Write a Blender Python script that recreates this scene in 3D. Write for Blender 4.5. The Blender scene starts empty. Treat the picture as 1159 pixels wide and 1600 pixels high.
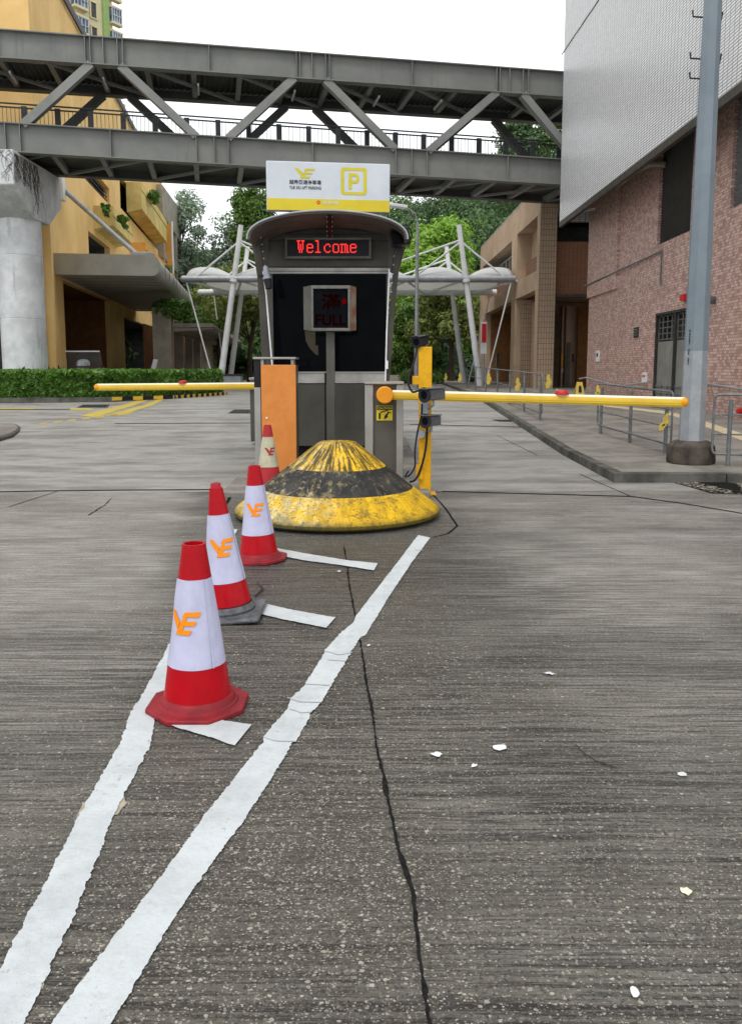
import bpy, math, random
import numpy as np
from mathutils import Vector, Matrix, noise as mnoise
random.seed(7)
rng = np.random.default_rng(11)
R = math.radians
scene = bpy.context.scene
COL = scene.collection

# ------------------------------------------------------------------ camera
PITCH = R(6.93); FPX = 1250.0; CX, CY = 579.5, 727.0; CAMZ = 1.52
cam_d = bpy.data.cameras.new("camera")
cam = bpy.data.objects.new("camera", cam_d); COL.objects.link(cam)
cam.location = (0, 0, CAMZ)
cam.rotation_euler = (math.pi/2 - PITCH, 0, 0)
cam_d.sensor_fit = 'VERTICAL'; cam_d.sensor_height = 36.0
cam_d.lens = FPX/1600*36.0
cam_d.shift_y = -(800-CY)/1600.0
cam_d.clip_start = 0.05; cam_d.clip_end = 2000
scene.camera = cam

# ------------------------------------------------------------------ sky, sun, exposure
world = bpy.data.worlds.new("World"); scene.world = world; world.use_nodes = True
nt = world.node_tree; nt.nodes.clear()
w_out = nt.nodes.new("ShaderNodeOutputWorld"); w_bg = nt.nodes.new("ShaderNodeBackground")
w_sky = nt.nodes.new("ShaderNodeTexSky"); w_sky.sky_type = 'NISHITA'; w_sky.sun_disc = False
w_sky.sun_elevation = R(58); w_sky.sun_rotation = R(200)
w_sky.dust_density = 4.0
w_mix = nt.nodes.new("ShaderNodeMix"); w_mix.data_type = 'RGBA'
w_noise = nt.nodes.new("ShaderNodeTexNoise"); w_noise.inputs["Scale"].default_value = 1.6; w_noise.inputs["Detail"].default_value = 5
w_ramp = nt.nodes.new("ShaderNodeValToRGB")
w_ramp.color_ramp.elements[0].position = 0.3; w_ramp.color_ramp.elements[0].color = (8.6, 9.0, 9.4, 1)
w_ramp.color_ramp.elements[1].position = 0.75; w_ramp.color_ramp.elements[1].color = (10.4, 10.5, 10.6, 1)
w_tc = nt.nodes.new("ShaderNodeTexCoord")
nt.links.new(w_tc.outputs["Generated"], w_noise.inputs["Vector"])
nt.links.new(w_noise.outputs["Fac"], w_ramp.inputs["Fac"])
w_mix.inputs[0].default_value = 0.93                       # overcast: cloud cover over the sky
nt.links.new(w_sky.outputs[0], w_mix.inputs[6]); nt.links.new(w_ramp.outputs[0], w_mix.inputs[7])
nt.links.new(w_mix.outputs[2], w_bg.inputs["Color"]); w_bg.inputs["Strength"].default_value = 0.1
nt.links.new(w_bg.outputs[0], w_out.inputs["Surface"])
sun_d = bpy.data.lights.new("sun", 'SUN'); sun_d.energy = 0.9; sun_d.angle = R(18); sun_d.color = (1.0, 0.96, 0.9)
sun = bpy.data.objects.new("sun", sun_d); COL.objects.link(sun)
sun.rotation_euler = (R(90-58), 0, R(-20))   # light comes from behind and left of the camera
scene.view_settings.view_transform = 'Standard'; scene.view_settings.look = 'None'
scene.view_settings.exposure = 0.6; scene.view_settings.gamma = 1.0
scene.cycles.max_bounces = 8; scene.cycles.use_denoising = True

# ------------------------------------------------------------------ geometry helpers
_c, _s = math.cos(PITCH), math.sin(PITCH)
def ray(px, py):
    dx = (px-CX)/FPX; dy = -(py-CY)/FPX
    return Vector((dx, _c + dy*_s, -_s + dy*_c))
def gz(y):                                  # ground height: gentle rise past the booth
    return 0.0 if y < 14 else (0.38 if y > 30 else 0.38*(y-14)/16)
def P(px, py, Y):
    d = ray(px, py); t = Y/d.y
    return Vector((d.x*t, Y, CAMZ + d.z*t))
def G(px, py, h=0.0):                       # point on the ground sheet (raised by h)
    d = ray(px, py); t = (CAMZ-h)/-d.z if d.z < 0 else 60
    for _ in range(25):
        y = d.y*t
        t = min((CAMZ-h-gz(y))/-d.z, 400) if d.z < -1e-6 else 60
    return Vector((d.x*t, d.y*t, CAMZ + d.z*t))
def PX(px, py, x0, k):                      # point on the vertical plane X = x0 + k*Y
    d = ray(px, py); t = x0/(d.x - k*d.y)
    return Vector((d.x*t, d.y*t, CAMZ + d.z*t))

ORG = {}
class MB:
    def __init__(s): s.v = []; s.f = []
    def add(s, vs, fs):
        n = len(s.v); s.v += [tuple(v) for v in vs]; s.f += [tuple(i+n for i in f) for f in fs]
    def hexa(s, p):    # 8 points: bottom 4 ccw, top 4 ccw
        s.add(p, [(3,2,1,0),(4,5,6,7),(0,1,5,4),(1,2,6,5),(2,3,7,6),(3,0,4,7)]); return s
    def box(s, x0, x1, y0, y1, z0, z1):
        return s.hexa([(x0,y0,z0),(x1,y0,z0),(x1,y1,z0),(x0,y1,z0),(x0,y0,z1),(x1,y0,z1),(x1,y1,z1),(x0,y1,z1)])
    def obox(s, c, u, v, w, a, b, d):   # centre, three unit dirs, half sizes
        c, u, v, w = Vector(c), Vector(u)*a, Vector(v)*b, Vector(w)*d
        return s.hexa([c-u-v-w, c+u-v-w, c+u+v-w, c-u+v-w, c-u-v+w, c+u-v+w, c+u+v+w, c-u+v+w])
    def bar(s, p0, p1, w, h, up=(0,0,1)):
        p0, p1 = Vector(p0), Vector(p1); d = (p1-p0); L = d.length; d.normalize()
        up = Vector(up); sd = d.cross(up)
        if sd.length < 1e-4: sd = d.cross(Vector((1,0,0)))
        sd.normalize(); u2 = sd.cross(d)
        return s.obox((p0+p1)/2, d, sd, u2, L/2, w/2, h/2)
    def tube(s, p0, p1, r0, r1=None, n=12, caps=True):
        return s.path([p0, p1], [r0, r0 if r1 is None else r1], n, caps)
    def path(s, pts, r, n=8, caps=True):
        pts = [Vector(p) for p in pts]
        if not hasattr(r, '__len__'): r = [r]*len(pts)
        rings = []; prev = None
        for i, p in enumerate(pts):
            a = pts[max(i-1,0)]; b = pts[min(i+1,len(pts)-1)]; d = (b-a).normalized()
            if prev is None:
                x = d.orthogonal().normalized() if abs(d.z) < .99 else Vector((1,0,0))
            else: x = (prev - d*prev.dot(d)).normalized()
            prev = x; y = d.cross(x)
            rings.append([p + x*(r[i]*math.cos(2*math.pi*(k+.5)/n)) + y*(r[i]*math.sin(2*math.pi*(k+.5)/n)) for k in range(n)])
        vs = [v for rg in rings for v in rg]; fs = []
        for i in range(len(rings)-1):
            for k in range(n):
                k2 = (k+1) % n; fs.append((i*n+k, i*n+k2, (i+1)*n+k2, (i+1)*n+k))
        if caps: fs += [tuple(range(n-1,-1,-1)), tuple((len(rings)-1)*n+k for k in range(n))]
        s.add(vs, fs); return s
    def lathe(s, prof, c=(0,0,0), n=32, a0=0.0, caps=True):
        cx, cy, cz = c; vs = []; fs = []
        for (r, z) in prof:
            for k in range(n):
                a = a0+2*math.pi*k/n; vs.append((cx+r*math.cos(a), cy+r*math.sin(a), cz+z))
        for i in range(len(prof)-1):
            for k in range(n):
                k2 = (k+1) % n; fs.append((i*n+k, i*n+k2, (i+1)*n+k2, (i+1)*n+k))
        if caps: fs += [tuple(range(n-1,-1,-1)), tuple((len(prof)-1)*n+k for k in range(n))]
        s.add(vs, fs); return s
    def prism(s, poly, ext):            # poly: list of 3d points, ext: vector
        poly = [Vector(p) for p in poly]; e = Vector(ext); n = len(poly)
        s.add(poly+[p+e for p in poly], [tuple(range(n-1,-1,-1)), tuple(range(n,2*n))]+[(i,(i+1)%n,(i+1)%n+n,i+n) for i in range(n)])
        return s
    def sphere(s, c, r, n=12, m=8, sz=1.0):
        prof = [(max(r*math.sin(math.pi*i/m),1e-4), -r*sz*math.cos(math.pi*i/m)) for i in range(m+1)]
        return s.lathe(prof, c, n)
    def quad(s, a, b, c, d): s.add([a,b,c,d], [(0,1,2,3)]); return s
    def build(s, name, mat, parent=None, bevel=0, smooth=True, **props):
        org = ORG[parent.name] if parent is not None else Vector((0,0,0))
        me = bpy.data.meshes.new(name)
        me.from_pydata([tuple(Vector(v)-org) for v in s.v], [], s.f); me.update()
        me.materials.append(mat)
        if smooth:
            me.polygons.foreach_set("use_smooth", [True]*len(me.polygons))
            me.set_sharp_from_angle(angle=R(35))
        o = bpy.data.objects.new(name, me); COL.objects.link(o)
        ORG[o.name] = org
        if parent is not None: o.parent = parent
        if bevel:
            m = o.modifiers.new("bevel", 'BEVEL'); m.width = bevel; m.segments = 2; m.limit_method = 'ANGLE'; m.angle_limit = R(40)
        for k, v in props.items(): o[k] = v
        return o
def thing(name, label, cat, loc=(0,0,0), group=None):
    o = bpy.data.objects.new(name, None); COL.objects.link(o); o.location = loc
    o.empty_display_size = .2
    ORG[o.name] = Vector(loc); o['label'] = label; o['category'] = cat
    if group: o['group'] = group
    return o
def tag(o, label, cat, group=None):
    o['label'] = label; o['category'] = cat
    if group: o['group'] = group
    return o
def recentre(o):    # top-level mesh: origin to its own base
    me = o.data; n = len(me.vertices); a = np.empty(n*3); me.vertices.foreach_get('co', a); a = a.reshape(-1,3)
    c = np.array([(a[:,0].min()+a[:,0].max())/2, (a[:,1].min()+a[:,1].max())/2, a[:,2].min()])
    me.vertices.foreach_set('co', (a-c).ravel()); o.location = c; me.update(); return o
def copy_tree(o, parent=None):
    c = o.copy(); COL.objects.link(c)
    if parent is not None: c.parent = parent
    ORG[c.name] = ORG.get(o.name, Vector((0,0,0)))
    for ch in list(o.children): copy_tree(ch, c)
    return c

# ------------------------------------------------------------------ materials
class NT:
    def __init__(s, name):
        s.m = bpy.data.materials.new(name); s.m.use_nodes = True; s.t = s.m.node_tree; s.t.nodes.clear()
        s.o = s.n("ShaderNodeOutputMaterial"); s.b = s.n("ShaderNodeBsdfPrincipled"); s.l(s.b.outputs[0], s.o.inputs[0])
        s.tc = s.n("ShaderNodeTexCoord"); s.co = s.tc.outputs["Object"]
    def n(s, t, **kw):
        x = s.t.nodes.new(t)
        for k, v in kw.items(): setattr(x, k, v)
        return x
    def l(s, a, b): s.t.links.new(a, b)
    def put(s, sock, v):
        if isinstance(v, bpy.types.NodeSocket): s.l(v, sock)
        elif isinstance(v, (tuple, list)) and len(v) == 3 and sock.type == 'RGBA': sock.default_value = (*v, 1)
        else: sock.default_value = v
    def noise(s, scale, detail=4, rough=.55, vec=None, dist=0):
        x = s.n("ShaderNodeTexNoise"); s.l(vec or s.co, x.inputs["Vector"])
        x.inputs["Scale"].default_value = scale; x.inputs["Detail"].default_value = detail; x.inputs["Roughness"].default_value = rough
        x.inputs["Distortion"].default_value = dist
        return x.outputs["Fac"]
    def map(s, scale=(1,1,1), loc=(0,0,0), rot=(0,0,0), vec=None):
        x = s.n("ShaderNodeMapping"); s.l(vec or s.co, x.inputs["Vector"])
        x.inputs["Scale"].default_value = scale; x.inputs["Location"].default_value = loc; x.inputs["Rotation"].default_value = rot
        return x.outputs[0]
    def math(s, op, a, b=0.0, c=None, clamp=False):
        x = s.n("ShaderNodeMath", operation=op, use_clamp=clamp); s.put(x.inputs[0], a); s.put(x.inputs[1], b)
        if c is not None: s.put(x.inputs[2], c)
        return x.outputs[0]
    def step(s, v, a, b):      # smooth range map
        x = s.n("ShaderNodeMapRange"); x.interpolation_type = 'SMOOTHSTEP'; s.put(x.inputs[0], v)
        x.inputs[1].default_value = a; x.inputs[2].default_value = b; return x.outputs[0]
    def mix(s, f, a, b, mode='MIX'):
        x = s.n("ShaderNodeMix", data_type='RGBA', blend_type=mode); s.put(x.inputs[0], f); s.put(x.inputs[6], a); s.put(x.inputs[7], b)
        return x.outputs[2]
    def xyz(s, vec=None):
        x = s.n("ShaderNodeSeparateXYZ"); s.l(vec or s.co, x.inputs[0]); return x.outputs
    def comb(s, a, b, c=0.0):
        x = s.n("ShaderNodeCombineXYZ"); s.put(x.inputs[0], a); s.put(x.inputs[1], b); s.put(x.inputs[2], c); return x.outputs[0]
    def bump(s, h, strength=.3, dist=.01, prev=None):
        x = s.n("ShaderNodeBump"); s.put(x.inputs["Height"], h); x.inputs["Strength"].default_value = strength; x.inputs["Distance"].default_value = dist
        if prev: s.l(prev, x.inputs["Normal"])
        return x.outputs[0]
    def fin(s, col=None, rough=.6, metal=0.0, nrm=None, spec=None, emit=None, es=0):
        if col is not None: s.put(s.b.inputs["Base Color"], col)
        s.put(s.b.inputs["Roughness"], rough); s.put(s.b.inputs["Metallic"], metal)
        if nrm: s.l(nrm, s.b.inputs["Normal"])
        s.b.inputs["Specular IOR Level"].default_value = .16 if spec is None else spec
        if emit: s.put(s.b.inputs["Emission Color"], emit); s.b.inputs["Emission Strength"].default_value = es
        return s.m
def simple(name, c1, c2=None, rough=.5, metal=0.0, scale=3.0, bump=0.0, bscale=40, spec=None, streak=None, lo=.35, hi=.65):
    t = NT(name)
    c2 = c2 or tuple(x*.8 for x in c1)
    f = t.step(t.noise(scale, 6, .65), lo, hi); col = t.mix(f, c1, c2)
    if streak:      # vertical dirt streaks: (colour, amount)
        v = t.map((3.2,3.2,.28)); g = t.math('MULTIPLY', t.step(t.noise(1.2, 7, .72, v), .52, .72), t.step(t.noise(.5, 3), .35, .6))
        col = t.mix(t.math('MULTIPLY', g, streak[1]), col, streak[0])
    nrm = t.bump(t.noise(bscale, 4), bump, .01) if bump else None
    r = t.math('ADD', t.math('MULTIPLY', t.noise(scale*4, 3), .25), rough-.12)
    return t.fin(col, r, metal, nrm, spec)

def mat_road():
    t = NT("concrete_road"); x, y, z = t.xyz()
    big = t.noise(.35, 5, .6); med = t.noise(2.2, 6, .65)
    stain = t.step(t.noise(.9, 5, .6, t.map((.55, 1.6, 1), (3.1, 7.7, 0))), .42, .68)
    near = t.step(t.math('ADD', y, t.math('MULTIPLY', x, -.02)), 9.80, 9.86)     # the slab beyond the cross joint is paler
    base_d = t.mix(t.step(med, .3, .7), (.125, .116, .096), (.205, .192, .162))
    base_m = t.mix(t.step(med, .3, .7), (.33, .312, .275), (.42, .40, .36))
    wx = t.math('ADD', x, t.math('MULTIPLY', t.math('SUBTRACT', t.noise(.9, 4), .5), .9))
    edge = t.math('SUBTRACT', wx, t.math('MULTIPLY', t.math('SUBTRACT', y, 3.4), -.17))     # paler wheel lane left of the hatching
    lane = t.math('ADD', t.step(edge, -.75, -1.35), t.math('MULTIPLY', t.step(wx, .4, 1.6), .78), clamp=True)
    lane_pale = t.math('MULTIPLY', lane, t.step(t.math('ADD', y, t.math('MULTIPLY', big, 2.0)), 2.6, 7.6))  # lane tone grows paler with distance
    base_n = t.mix(lane_pale, base_d, base_m)
    base_f = t.mix(t.step(med, .3, .7), (.335, .322, .298), (.43, .415, .385))
    base = t.mix(near, base_n, base_f)
    base = t.mix(t.math('MULTIPLY', stain, .55), base, (.05, .047, .042))
    # damp, oily patch round the bollard and between the lines
    dx = t.math('SUBTRACT', x, -.1); dy = t.math('SUBTRACT', y, 6.2)
    d2 = t.math('ADD', t.math('MULTIPLY', t.math('MULTIPLY', dx, dx), .55), t.math('MULTIPLY', t.math('MULTIPLY', dy, dy), .16))
    damp = t.math('MULTIPLY', t.step(t.math('ADD', d2, t.math('MULTIPLY', t.noise(1.3, 5), 1.2)), 1.9, .5), .6)
    base = t.mix(damp, base, (.05, .05, .05))
    # broom grooves running across the lane
    wob = t.math('MULTIPLY', t.noise(1.1, 3), .05)
    gv = t.comb(t.math('MULTIPLY', x, 2.0), t.math('MULTIPLY', t.math('ADD', y, wob), 58.0), 0.0)
    gr = t.noise(1.0, 4, .7, gv); gv2 = t.comb(t.math('MULTIPLY', x, .8), t.math('MULTIPLY', y, 26.0), 2.0); gr2 = t.noise(1.0, 3, .6, gv2)
    gam = t.step(t.noise(.8, 3, .5, t.map((.6,1,1),(9,2,0))), .3, .65)
    groove = t.math('MULTIPLY', t.math('ADD', t.math('MULTIPLY', t.step(gr, .50, .42), .95), t.math('MULTIPLY', t.step(gr2, .48, .40), .95)), t.math('ADD', t.math('MULTIPLY', gam, .6), .4), clamp=True)
    nearg = t.math('SUBTRACT', t.math('SUBTRACT', 1.0, t.math('MULTIPLY', near, .75)), t.math('MULTIPLY', lane_pale, .62), clamp=True)
    base = t.mix(t.math('MULTIPLY', groove, t.math('MULTIPLY', nearg, 1.0)), base, (.008, .007, .006))
    # exposed aggregate
    wd = t.math('ADD', t.math('MULTIPLY', t.math('POWER', t.math('MULTIPLY', t.math('ADD', x, .28), 1.7), 2), 1.0), t.math('MULTIPLY', t.math('POWER', t.math('SUBTRACT', y, 1.9), 2), .8))
    wear = t.math('ADD', t.step(t.noise(.55, 4, .6, t.map((1,1,1), (21,4,0))), .44, .76), t.math('MULTIPLY', t.step(wd, 1.3, .2), .8), clamp=True)
    base = t.mix(t.math('MULTIPLY', t.math('MULTIPLY', wear, nearg), .5), base, (.035,.030,.023))
    pitn = t.step(t.noise(75, 5, .75), .50, .38); base = t.mix(t.math('MULTIPLY', pitn, t.math('MULTIPLY', nearg, .95)), base, (.014,.012,.010))
    speck = t.step(t.noise(55, 5, .75, t.map((1,1,1),(5,9,3))), .52, .66); base = t.mix(t.math('MULTIPLY', speck, .55), base, (.24,.225,.19))  # random paler speckle in the concrete
    def agg(scale, thr, rad, off):
        v = t.n("ShaderNodeTexVoronoi"); wn = t.n("ShaderNodeTexNoise"); t.l(t.co, wn.inputs["Vector"]); wn.inputs["Scale"].default_value = scale*.8; wn.inputs["Detail"].default_value = 2
        wv = t.n("ShaderNodeVectorMath", operation='MULTIPLY_ADD'); t.l(wn.outputs["Color"], wv.inputs[0]); wv.inputs[1].default_value = (.9/scale,)*3; t.l(t.co, wv.inputs[2])
        t.l(t.map((scale*.8, scale, 0), (off, off, 0), vec=wv.outputs[0]), v.inputs["Vector"]); v.inputs["Scale"].default_value = 1
        rn = t.xyz(v.outputs["Color"]); 
        thrn = t.math('SUBTRACT', thr, t.math('MULTIPLY', wear, .55))
        on = t.math('GREATER_THAN', rn[0], thrn)
        rr = t.math('ADD', t.math('MULTIPLY', rn[1], rad*.6), rad*.5)
        m = t.math('MULTIPLY', on, t.math('LESS_THAN', v.outputs["Distance"], rr))
        ramp = t.n("ShaderNodeValToRGB"); t.l(rn[2], ramp.inputs[0]); cr = ramp.color_ramp
        cr.elements[0].color = (.10,.085,.065,1); cr.elements[1].color = (.60,.56,.47,1)
        e = cr.elements.new(.35); e.color = (.22,.18,.13,1)
        e = cr.elements.new(.62); e.color = (.30,.20,.14,1); e = cr.elements.new(.75); e.color = (.30,.28,.23,1)
        return m, ramp.outputs[0]
    m1, c1 = agg(78, .96, .42, 0); m2, c2 = agg(175, .66, .50, 5.3)
    base = t.mix(t.math('MULTIPLY', m2, .75), base, c2); base = t.mix(t.math('MULTIPLY', m1, .75), base, c1)
    fine = t.noise(420, 2, .7); base = t.mix(t.math('MULTIPLY', t.step(fine, .5, .75), .4), base, (.33,.32,.30)); 
    base = t.mix(t.math('MULTIPLY', t.step(fine, .47, .3), .5), base, (.03,.03,.028))
    h = t.math('SUBTRACT', t.math('ADD', t.math('MULTIPLY', m1, .5), t.math('MULTIPLY', m2, .35)), t.math('MULTIPLY', groove, 1.0))
    nr = t.bump(t.math('ADD', h, t.math('MULTIPLY', fine, .6)), 1.0, .005)
    ro = t.math('SUBTRACT', .52, t.math('MULTIPLY', damp, .25))
    return t.fin(base, ro, 0, nr, .36)
def mat_paint(name, c, dirt=(.25,.24,.22), amt=.25, sc=14):
    t = NT(name)
    d = t.step(t.noise(sc, 7, .75), .5, .8); sp = t.step(t.noise(160, 2), .66, .74)
    ch = t.math('MULTIPLY', t.step(t.noise(38, 5, .75), .60, .66), t.step(t.noise(2.2, 3), .42, .6)); f = t.math('MAXIMUM', t.math('MULTIPLY', d, amt), t.math('MAXIMUM', t.math('MULTIPLY', sp, amt*1.6), t.math('MULTIPLY', ch, .75)))
    h = t.math('ADD', t.noise(9, 4), t.math('MULTIPLY', t.noise(60, 4), .45)); c = t.mix(t.step(t.noise(3, 5, .7), .35, .7), c, tuple(q*.82 for q in c))
    return t.fin(t.mix(f, c, dirt), .55, 0, t.bump(h, .55, .012))
def mat_tiles(name, c1, c2, mortar, w, h, ms=.006, off=.5, rough=.5, bumpd=.004, vary=.5, extra=None):
    t = NT(name); x, y, z = t.xyz()
    v = t.comb(t.math('ADD', x, y), z, 0.0)
    b = t.n("ShaderNodeTexBrick"); b.offset = off; b.squash = 1.0; t.l(v, b.inputs["Vector"])
    b.inputs["Scale"].default_value = 1; b.inputs["Brick Width"].default_value = w; b.inputs["Row Height"].default_value = h
    b.inputs["Mortar Size"].default_value = ms; b.inputs["Mortar Smooth"].default_value = .2; b.inputs["Bias"].default_value = 0
    t.put(b.inputs["Color1"], c1); t.put(b.inputs["Color2"], c2); t.put(b.inputs["Mortar"], mortar)
    n = t.step(t.noise(.7, 5, .6), .3, .7)
    col = t.mix(t.math('MULTIPLY', n, vary), b.outputs["Color"], tuple(q*.6 for q in c1), 'MULTIPLY' if False else 'MIX')
    if extra: col = extra(t, col)
    inv = t.math('SUBTRACT', 1.0, b.outputs["Fac"])
    return t.fin(col, rough, 0, t.bump(inv, .6, bumpd))
def mat_leaf(name, c1, c2, c3=None, sc=.5, rough=.55):
    t = NT(name)
    g = t.n("ShaderNodeNewGeometry")
    rnd = g.outputs["Random Per Island"]
    n = t.step(t.noise(sc, 4, .6), .3, .7)
    col = t.mix(n, c1, c2); col = t.mix(t.math('MULTIPLY', t.math('MULTIPLY', rnd, rnd), .7), col, c3 or tuple(q*1.7 for q in c1))
    d = t.n("ShaderNodeBsdfTranslucent"); t.l(col, d.inputs[0])
    mx = t.n("ShaderNodeMixShader"); mx.inputs[0].default_value = .3
    t.fin(col, rough, 0, None, .35)
    t.l(t.b.outputs[0], mx.inputs[1]); t.l(d.outputs[0], mx.inputs[2]); t.l(mx.outputs[0], t.o.inputs[0])
    return t.m
def emis(name, c, s):
    t = NT(name); return t.fin((.003,.0,.0), .9, 0, None, 0.0, c, s)

M = {}
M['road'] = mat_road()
M['ground'] = simple("ground_concrete", (.2,.195,.18), (.14,.135,.125), .8, bump=.2)
M['white_paint'] = mat_paint("white_road_paint", (.52,.55,.56), (.27,.27,.25), .6)
M['ridge'] = simple("paint_ridge_grey", (.34,.35,.35), (.42,.43,.43), .7)
M['yellow_road'] = mat_paint("yellow_road_paint", (.55,.42,.08), (.25,.24,.22), .6)
M['cream_paint'] = mat_paint("cream_line_paint", (.6,.5,.33), (.3,.28,.24), .35)
M['old_paint'] = simple("old_cream_paint", (.40,.36,.27), (.28,.25,.19), .7, scale=20)
M['joint'] = simple("joint_sealant", (.010,.010,.010), (.02,.02,.019), .9, spec=.03, scale=30, bump=.6, bscale=120)
M['pave'] = simple("pavement_concrete", (.26,.24,.21), (.16,.148,.13), .75, scale=1.6, bump=.5, bscale=90)
M['kerb'] = simple("kerb_concrete", (.13,.125,.11), (.06,.06,.052), .8, scale=2.5, bump=.6, bscale=60)
M['conc_white'] = simple("pale_painted_concrete", (.66,.67,.68), (.50,.51,.52), .75, scale=1.1, bump=.25, bscale=14, streak=((.16,.155,.14), .75))
M['conc_grey'] = simple("grey_concrete", (.38,.34,.275), (.27,.245,.20), .8, scale=.9, bump=.3, bscale=20, streak=((.1,.095,.08), .5))
M['steel_br'] = simple("bridge_paint", (.21,.215,.20), (.17,.175,.165), .45, scale=.6, streak=((.09,.09,.08), .35))
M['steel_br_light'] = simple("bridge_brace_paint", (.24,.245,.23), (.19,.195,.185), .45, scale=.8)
M['steel_br_shade'] = simple("bridge_far_shade", (.085,.087,.08), (.065,.067,.06), .5, scale=.8)  # bridge paint darkened: shade on the far truss put into colour
M['deck'] = simple("bridge_soffit_sheet", (.11,.115,.105), (.08,.083,.075), .6, scale=.5)
M['rail_dark'] = simple("dark_railing_paint", (.022,.024,.028), (.035,.037,.04), .5)
M['yellow_wall'] = simple("yellow_render_wall", (.84,.57,.24), (.72,.47,.18), .8, scale=.35, bump=.12, bscale=6, streak=((.35,.24,.08), .35))
M['yellow_planter'] = simple("stained_yellow_concrete", (.72,.56,.22), (.55,.42,.15), .85, scale=.8, bump=.2, bscale=10, streak=((.2,.17,.07), .6))
M['orange_wall'] = simple("orange_render", (.74,.38,.09), (.6,.3,.07), .8, scale=.5, streak=((.2,.12,.04), .4))
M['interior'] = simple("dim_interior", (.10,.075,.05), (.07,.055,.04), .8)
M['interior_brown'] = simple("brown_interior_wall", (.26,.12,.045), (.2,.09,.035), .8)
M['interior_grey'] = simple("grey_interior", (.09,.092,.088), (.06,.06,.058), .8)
M['metal_canopy'] = simple("canopy_cladding", (.42,.41,.36), (.34,.33,.285), .5, .0, scale=.7)
M['tower'] = simple("cream_tower_render", (.64,.57,.36), (.58,.51,.32), .8, scale=.3)
M['tower_green'] = simple("green_tower_strip", (.30,.42,.16), None, .8)
M['glass_blue'] = simple("tower_window_glass", (.20,.26,.36), (.05,.07,.11), .15, scale=.8)
M['white_frame'] = simple("white_window_frame", (.6,.62,.62), None, .5)
M['orange_tile'] = mat_tiles("orange_wall_tiles", (.27,.125,.075), (.235,.11,.065), (.1,.06,.045), .2, .1, .008, 0, .55)
M['beige'] = simple("beige_concrete", (.50,.37,.265), (.41,.30,.21), .75, scale=.5, bump=.2, bscale=10, streak=((.17,.12,.08), .4))
M['beige_tile'] = mat_tiles("beige_ribbed_tiles", (.42,.31,.215), (.37,.27,.18), (.14,.10,.075), .13, .26, .014, 0, .6)
M['brick'] = mat_tiles("pink_mosaic_tiles", (.66,.46,.40), (.34,.205,.175), (.18,.125,.108), .13, .078, .006, .5, .5, vary=.12)
def clad_extra(t, col):
    # panel runs and stepped runs of discoloured tiles
    x, y, z = t.xyz()
    zz = t.math('SNAP', z, .55); yy = t.math('SNAP', y, .23)
    d = t.math('SUBTRACT', y, t.math('ADD', t.math('MULTIPLY', zz, -.62), 35.3))
    nz = t.n("ShaderNodeTexWhiteNoise"); t.l(t.comb(0.0, zz, 0.0), nz.inputs[0])
    d = t.math('ADD', d, t.math('MULTIPLY', t.math('SUBTRACT', nz.outputs[0], .5), .5))
    m = t.math('LESS_THAN', t.math('ABSOLUTE', d), .22)
    d2 = t.math('ADD', t.math('SUBTRACT', y, t.math('ADD', t.math('MULTIPLY', zz, .25), 15.0)), t.math('MULTIPLY', t.math('SUBTRACT', nz.outputs[0], .5), .4))
    m2 = t.math('LESS_THAN', t.math('ABSOLUTE', d2), .16)
    col = t.mix(t.math('MULTIPLY', m, .45), col, (.24,.21,.19)); return t.mix(t.math('MULTIPLY', m2, .45), col, (.3,.22,.2))
M['cladding'] = mat_tiles("white_strip_tiles", (.78,.78,.79), (.70,.70,.71), (.045,.045,.05), .24, .074, .0105, 0, .3, .006, vary=.12, extra=clad_extra)
M['louvre'] = simple("dark_louvre_metal", (.03,.03,.03), (.045,.045,.04), .5)
M['steel'] = simple("brushed_steel", (.38,.375,.35), (.30,.295,.275), .4, .5, scale=1.5)
M['steel_dark'] = simple("brown_steel_fin", (.075,.066,.055), (.05,.045,.038), .5, .2, scale=2)
M['steel_panel'] = simple("steel_panel", (.105,.10,.086), (.075,.071,.061), .42, .0, scale=1.2, streak=((.12,.1,.08), .5))
M['sill'] = simple("bright_steel_sill", (.55,.54,.5), (.42,.41,.38), .4, scale=3)
M['steel_mid'] = simple("dull_steel_trim", (.17,.165,.15), (.12,.118,.105), .45, .1, scale=4)
M['galv'] = simple("galvanised_steel", (.37,.39,.41), (.29,.31,.33), .45, .4, scale=2.5)
M['galv_dark'] = simple("weathered_galvanised_rail", (.20,.21,.215), (.13,.14,.145), .5, .4, scale=5)
M['post_grey'] = simple("grey_post_paint", (.20,.24,.27), (.17,.205,.235), .5, scale=1.5)
M['post_pale'] = simple("bare_galvanised_post", (.34,.36,.38), (.28,.3,.32), .5, .2, scale=4)
M['white_steel'] = simple("white_painted_steel", (.76,.78,.80), (.66,.68,.70), .4, scale=1.5)
M['membrane'] = simple("white_membrane", (.78,.79,.8), (.7,.71,.72), .6, scale=.7)
_t = NT("white_membrane"); _t.fin((.78,.79,.8), .6); _d = _t.n("ShaderNodeBsdfTranslucent"); _d.inputs[0].default_value = (.8,.8,.76,1)
_m = _t.n("ShaderNodeMixShader"); _m.inputs[0].default_value = .45; _t.l(_t.b.outputs[0], _m.inputs[1]); _t.l(_d.outputs[0], _m.inputs[2]); _t.l(_m.outputs[0], _t.o.inputs[0]); M['membrane'] = _t.m
M['black_glass'] = simple("black_glass", (.003,.004,.005), (.005,.006,.008), .05, spec=.02)
M['black'] = simple("black_plastic", (.012,.013,.017), (.02,.02,.025), .4)
M['cam_grey'] = simple("grey_camera_housing", (.11,.115,.12), (.08,.08,.085), .4, scale=9)
M['orange_door'] = simple("orange_cabinet_paint", (.66,.245,.06), (.58,.21,.05), .45, scale=4, streak=((.35,.14,.05), .3))
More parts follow.
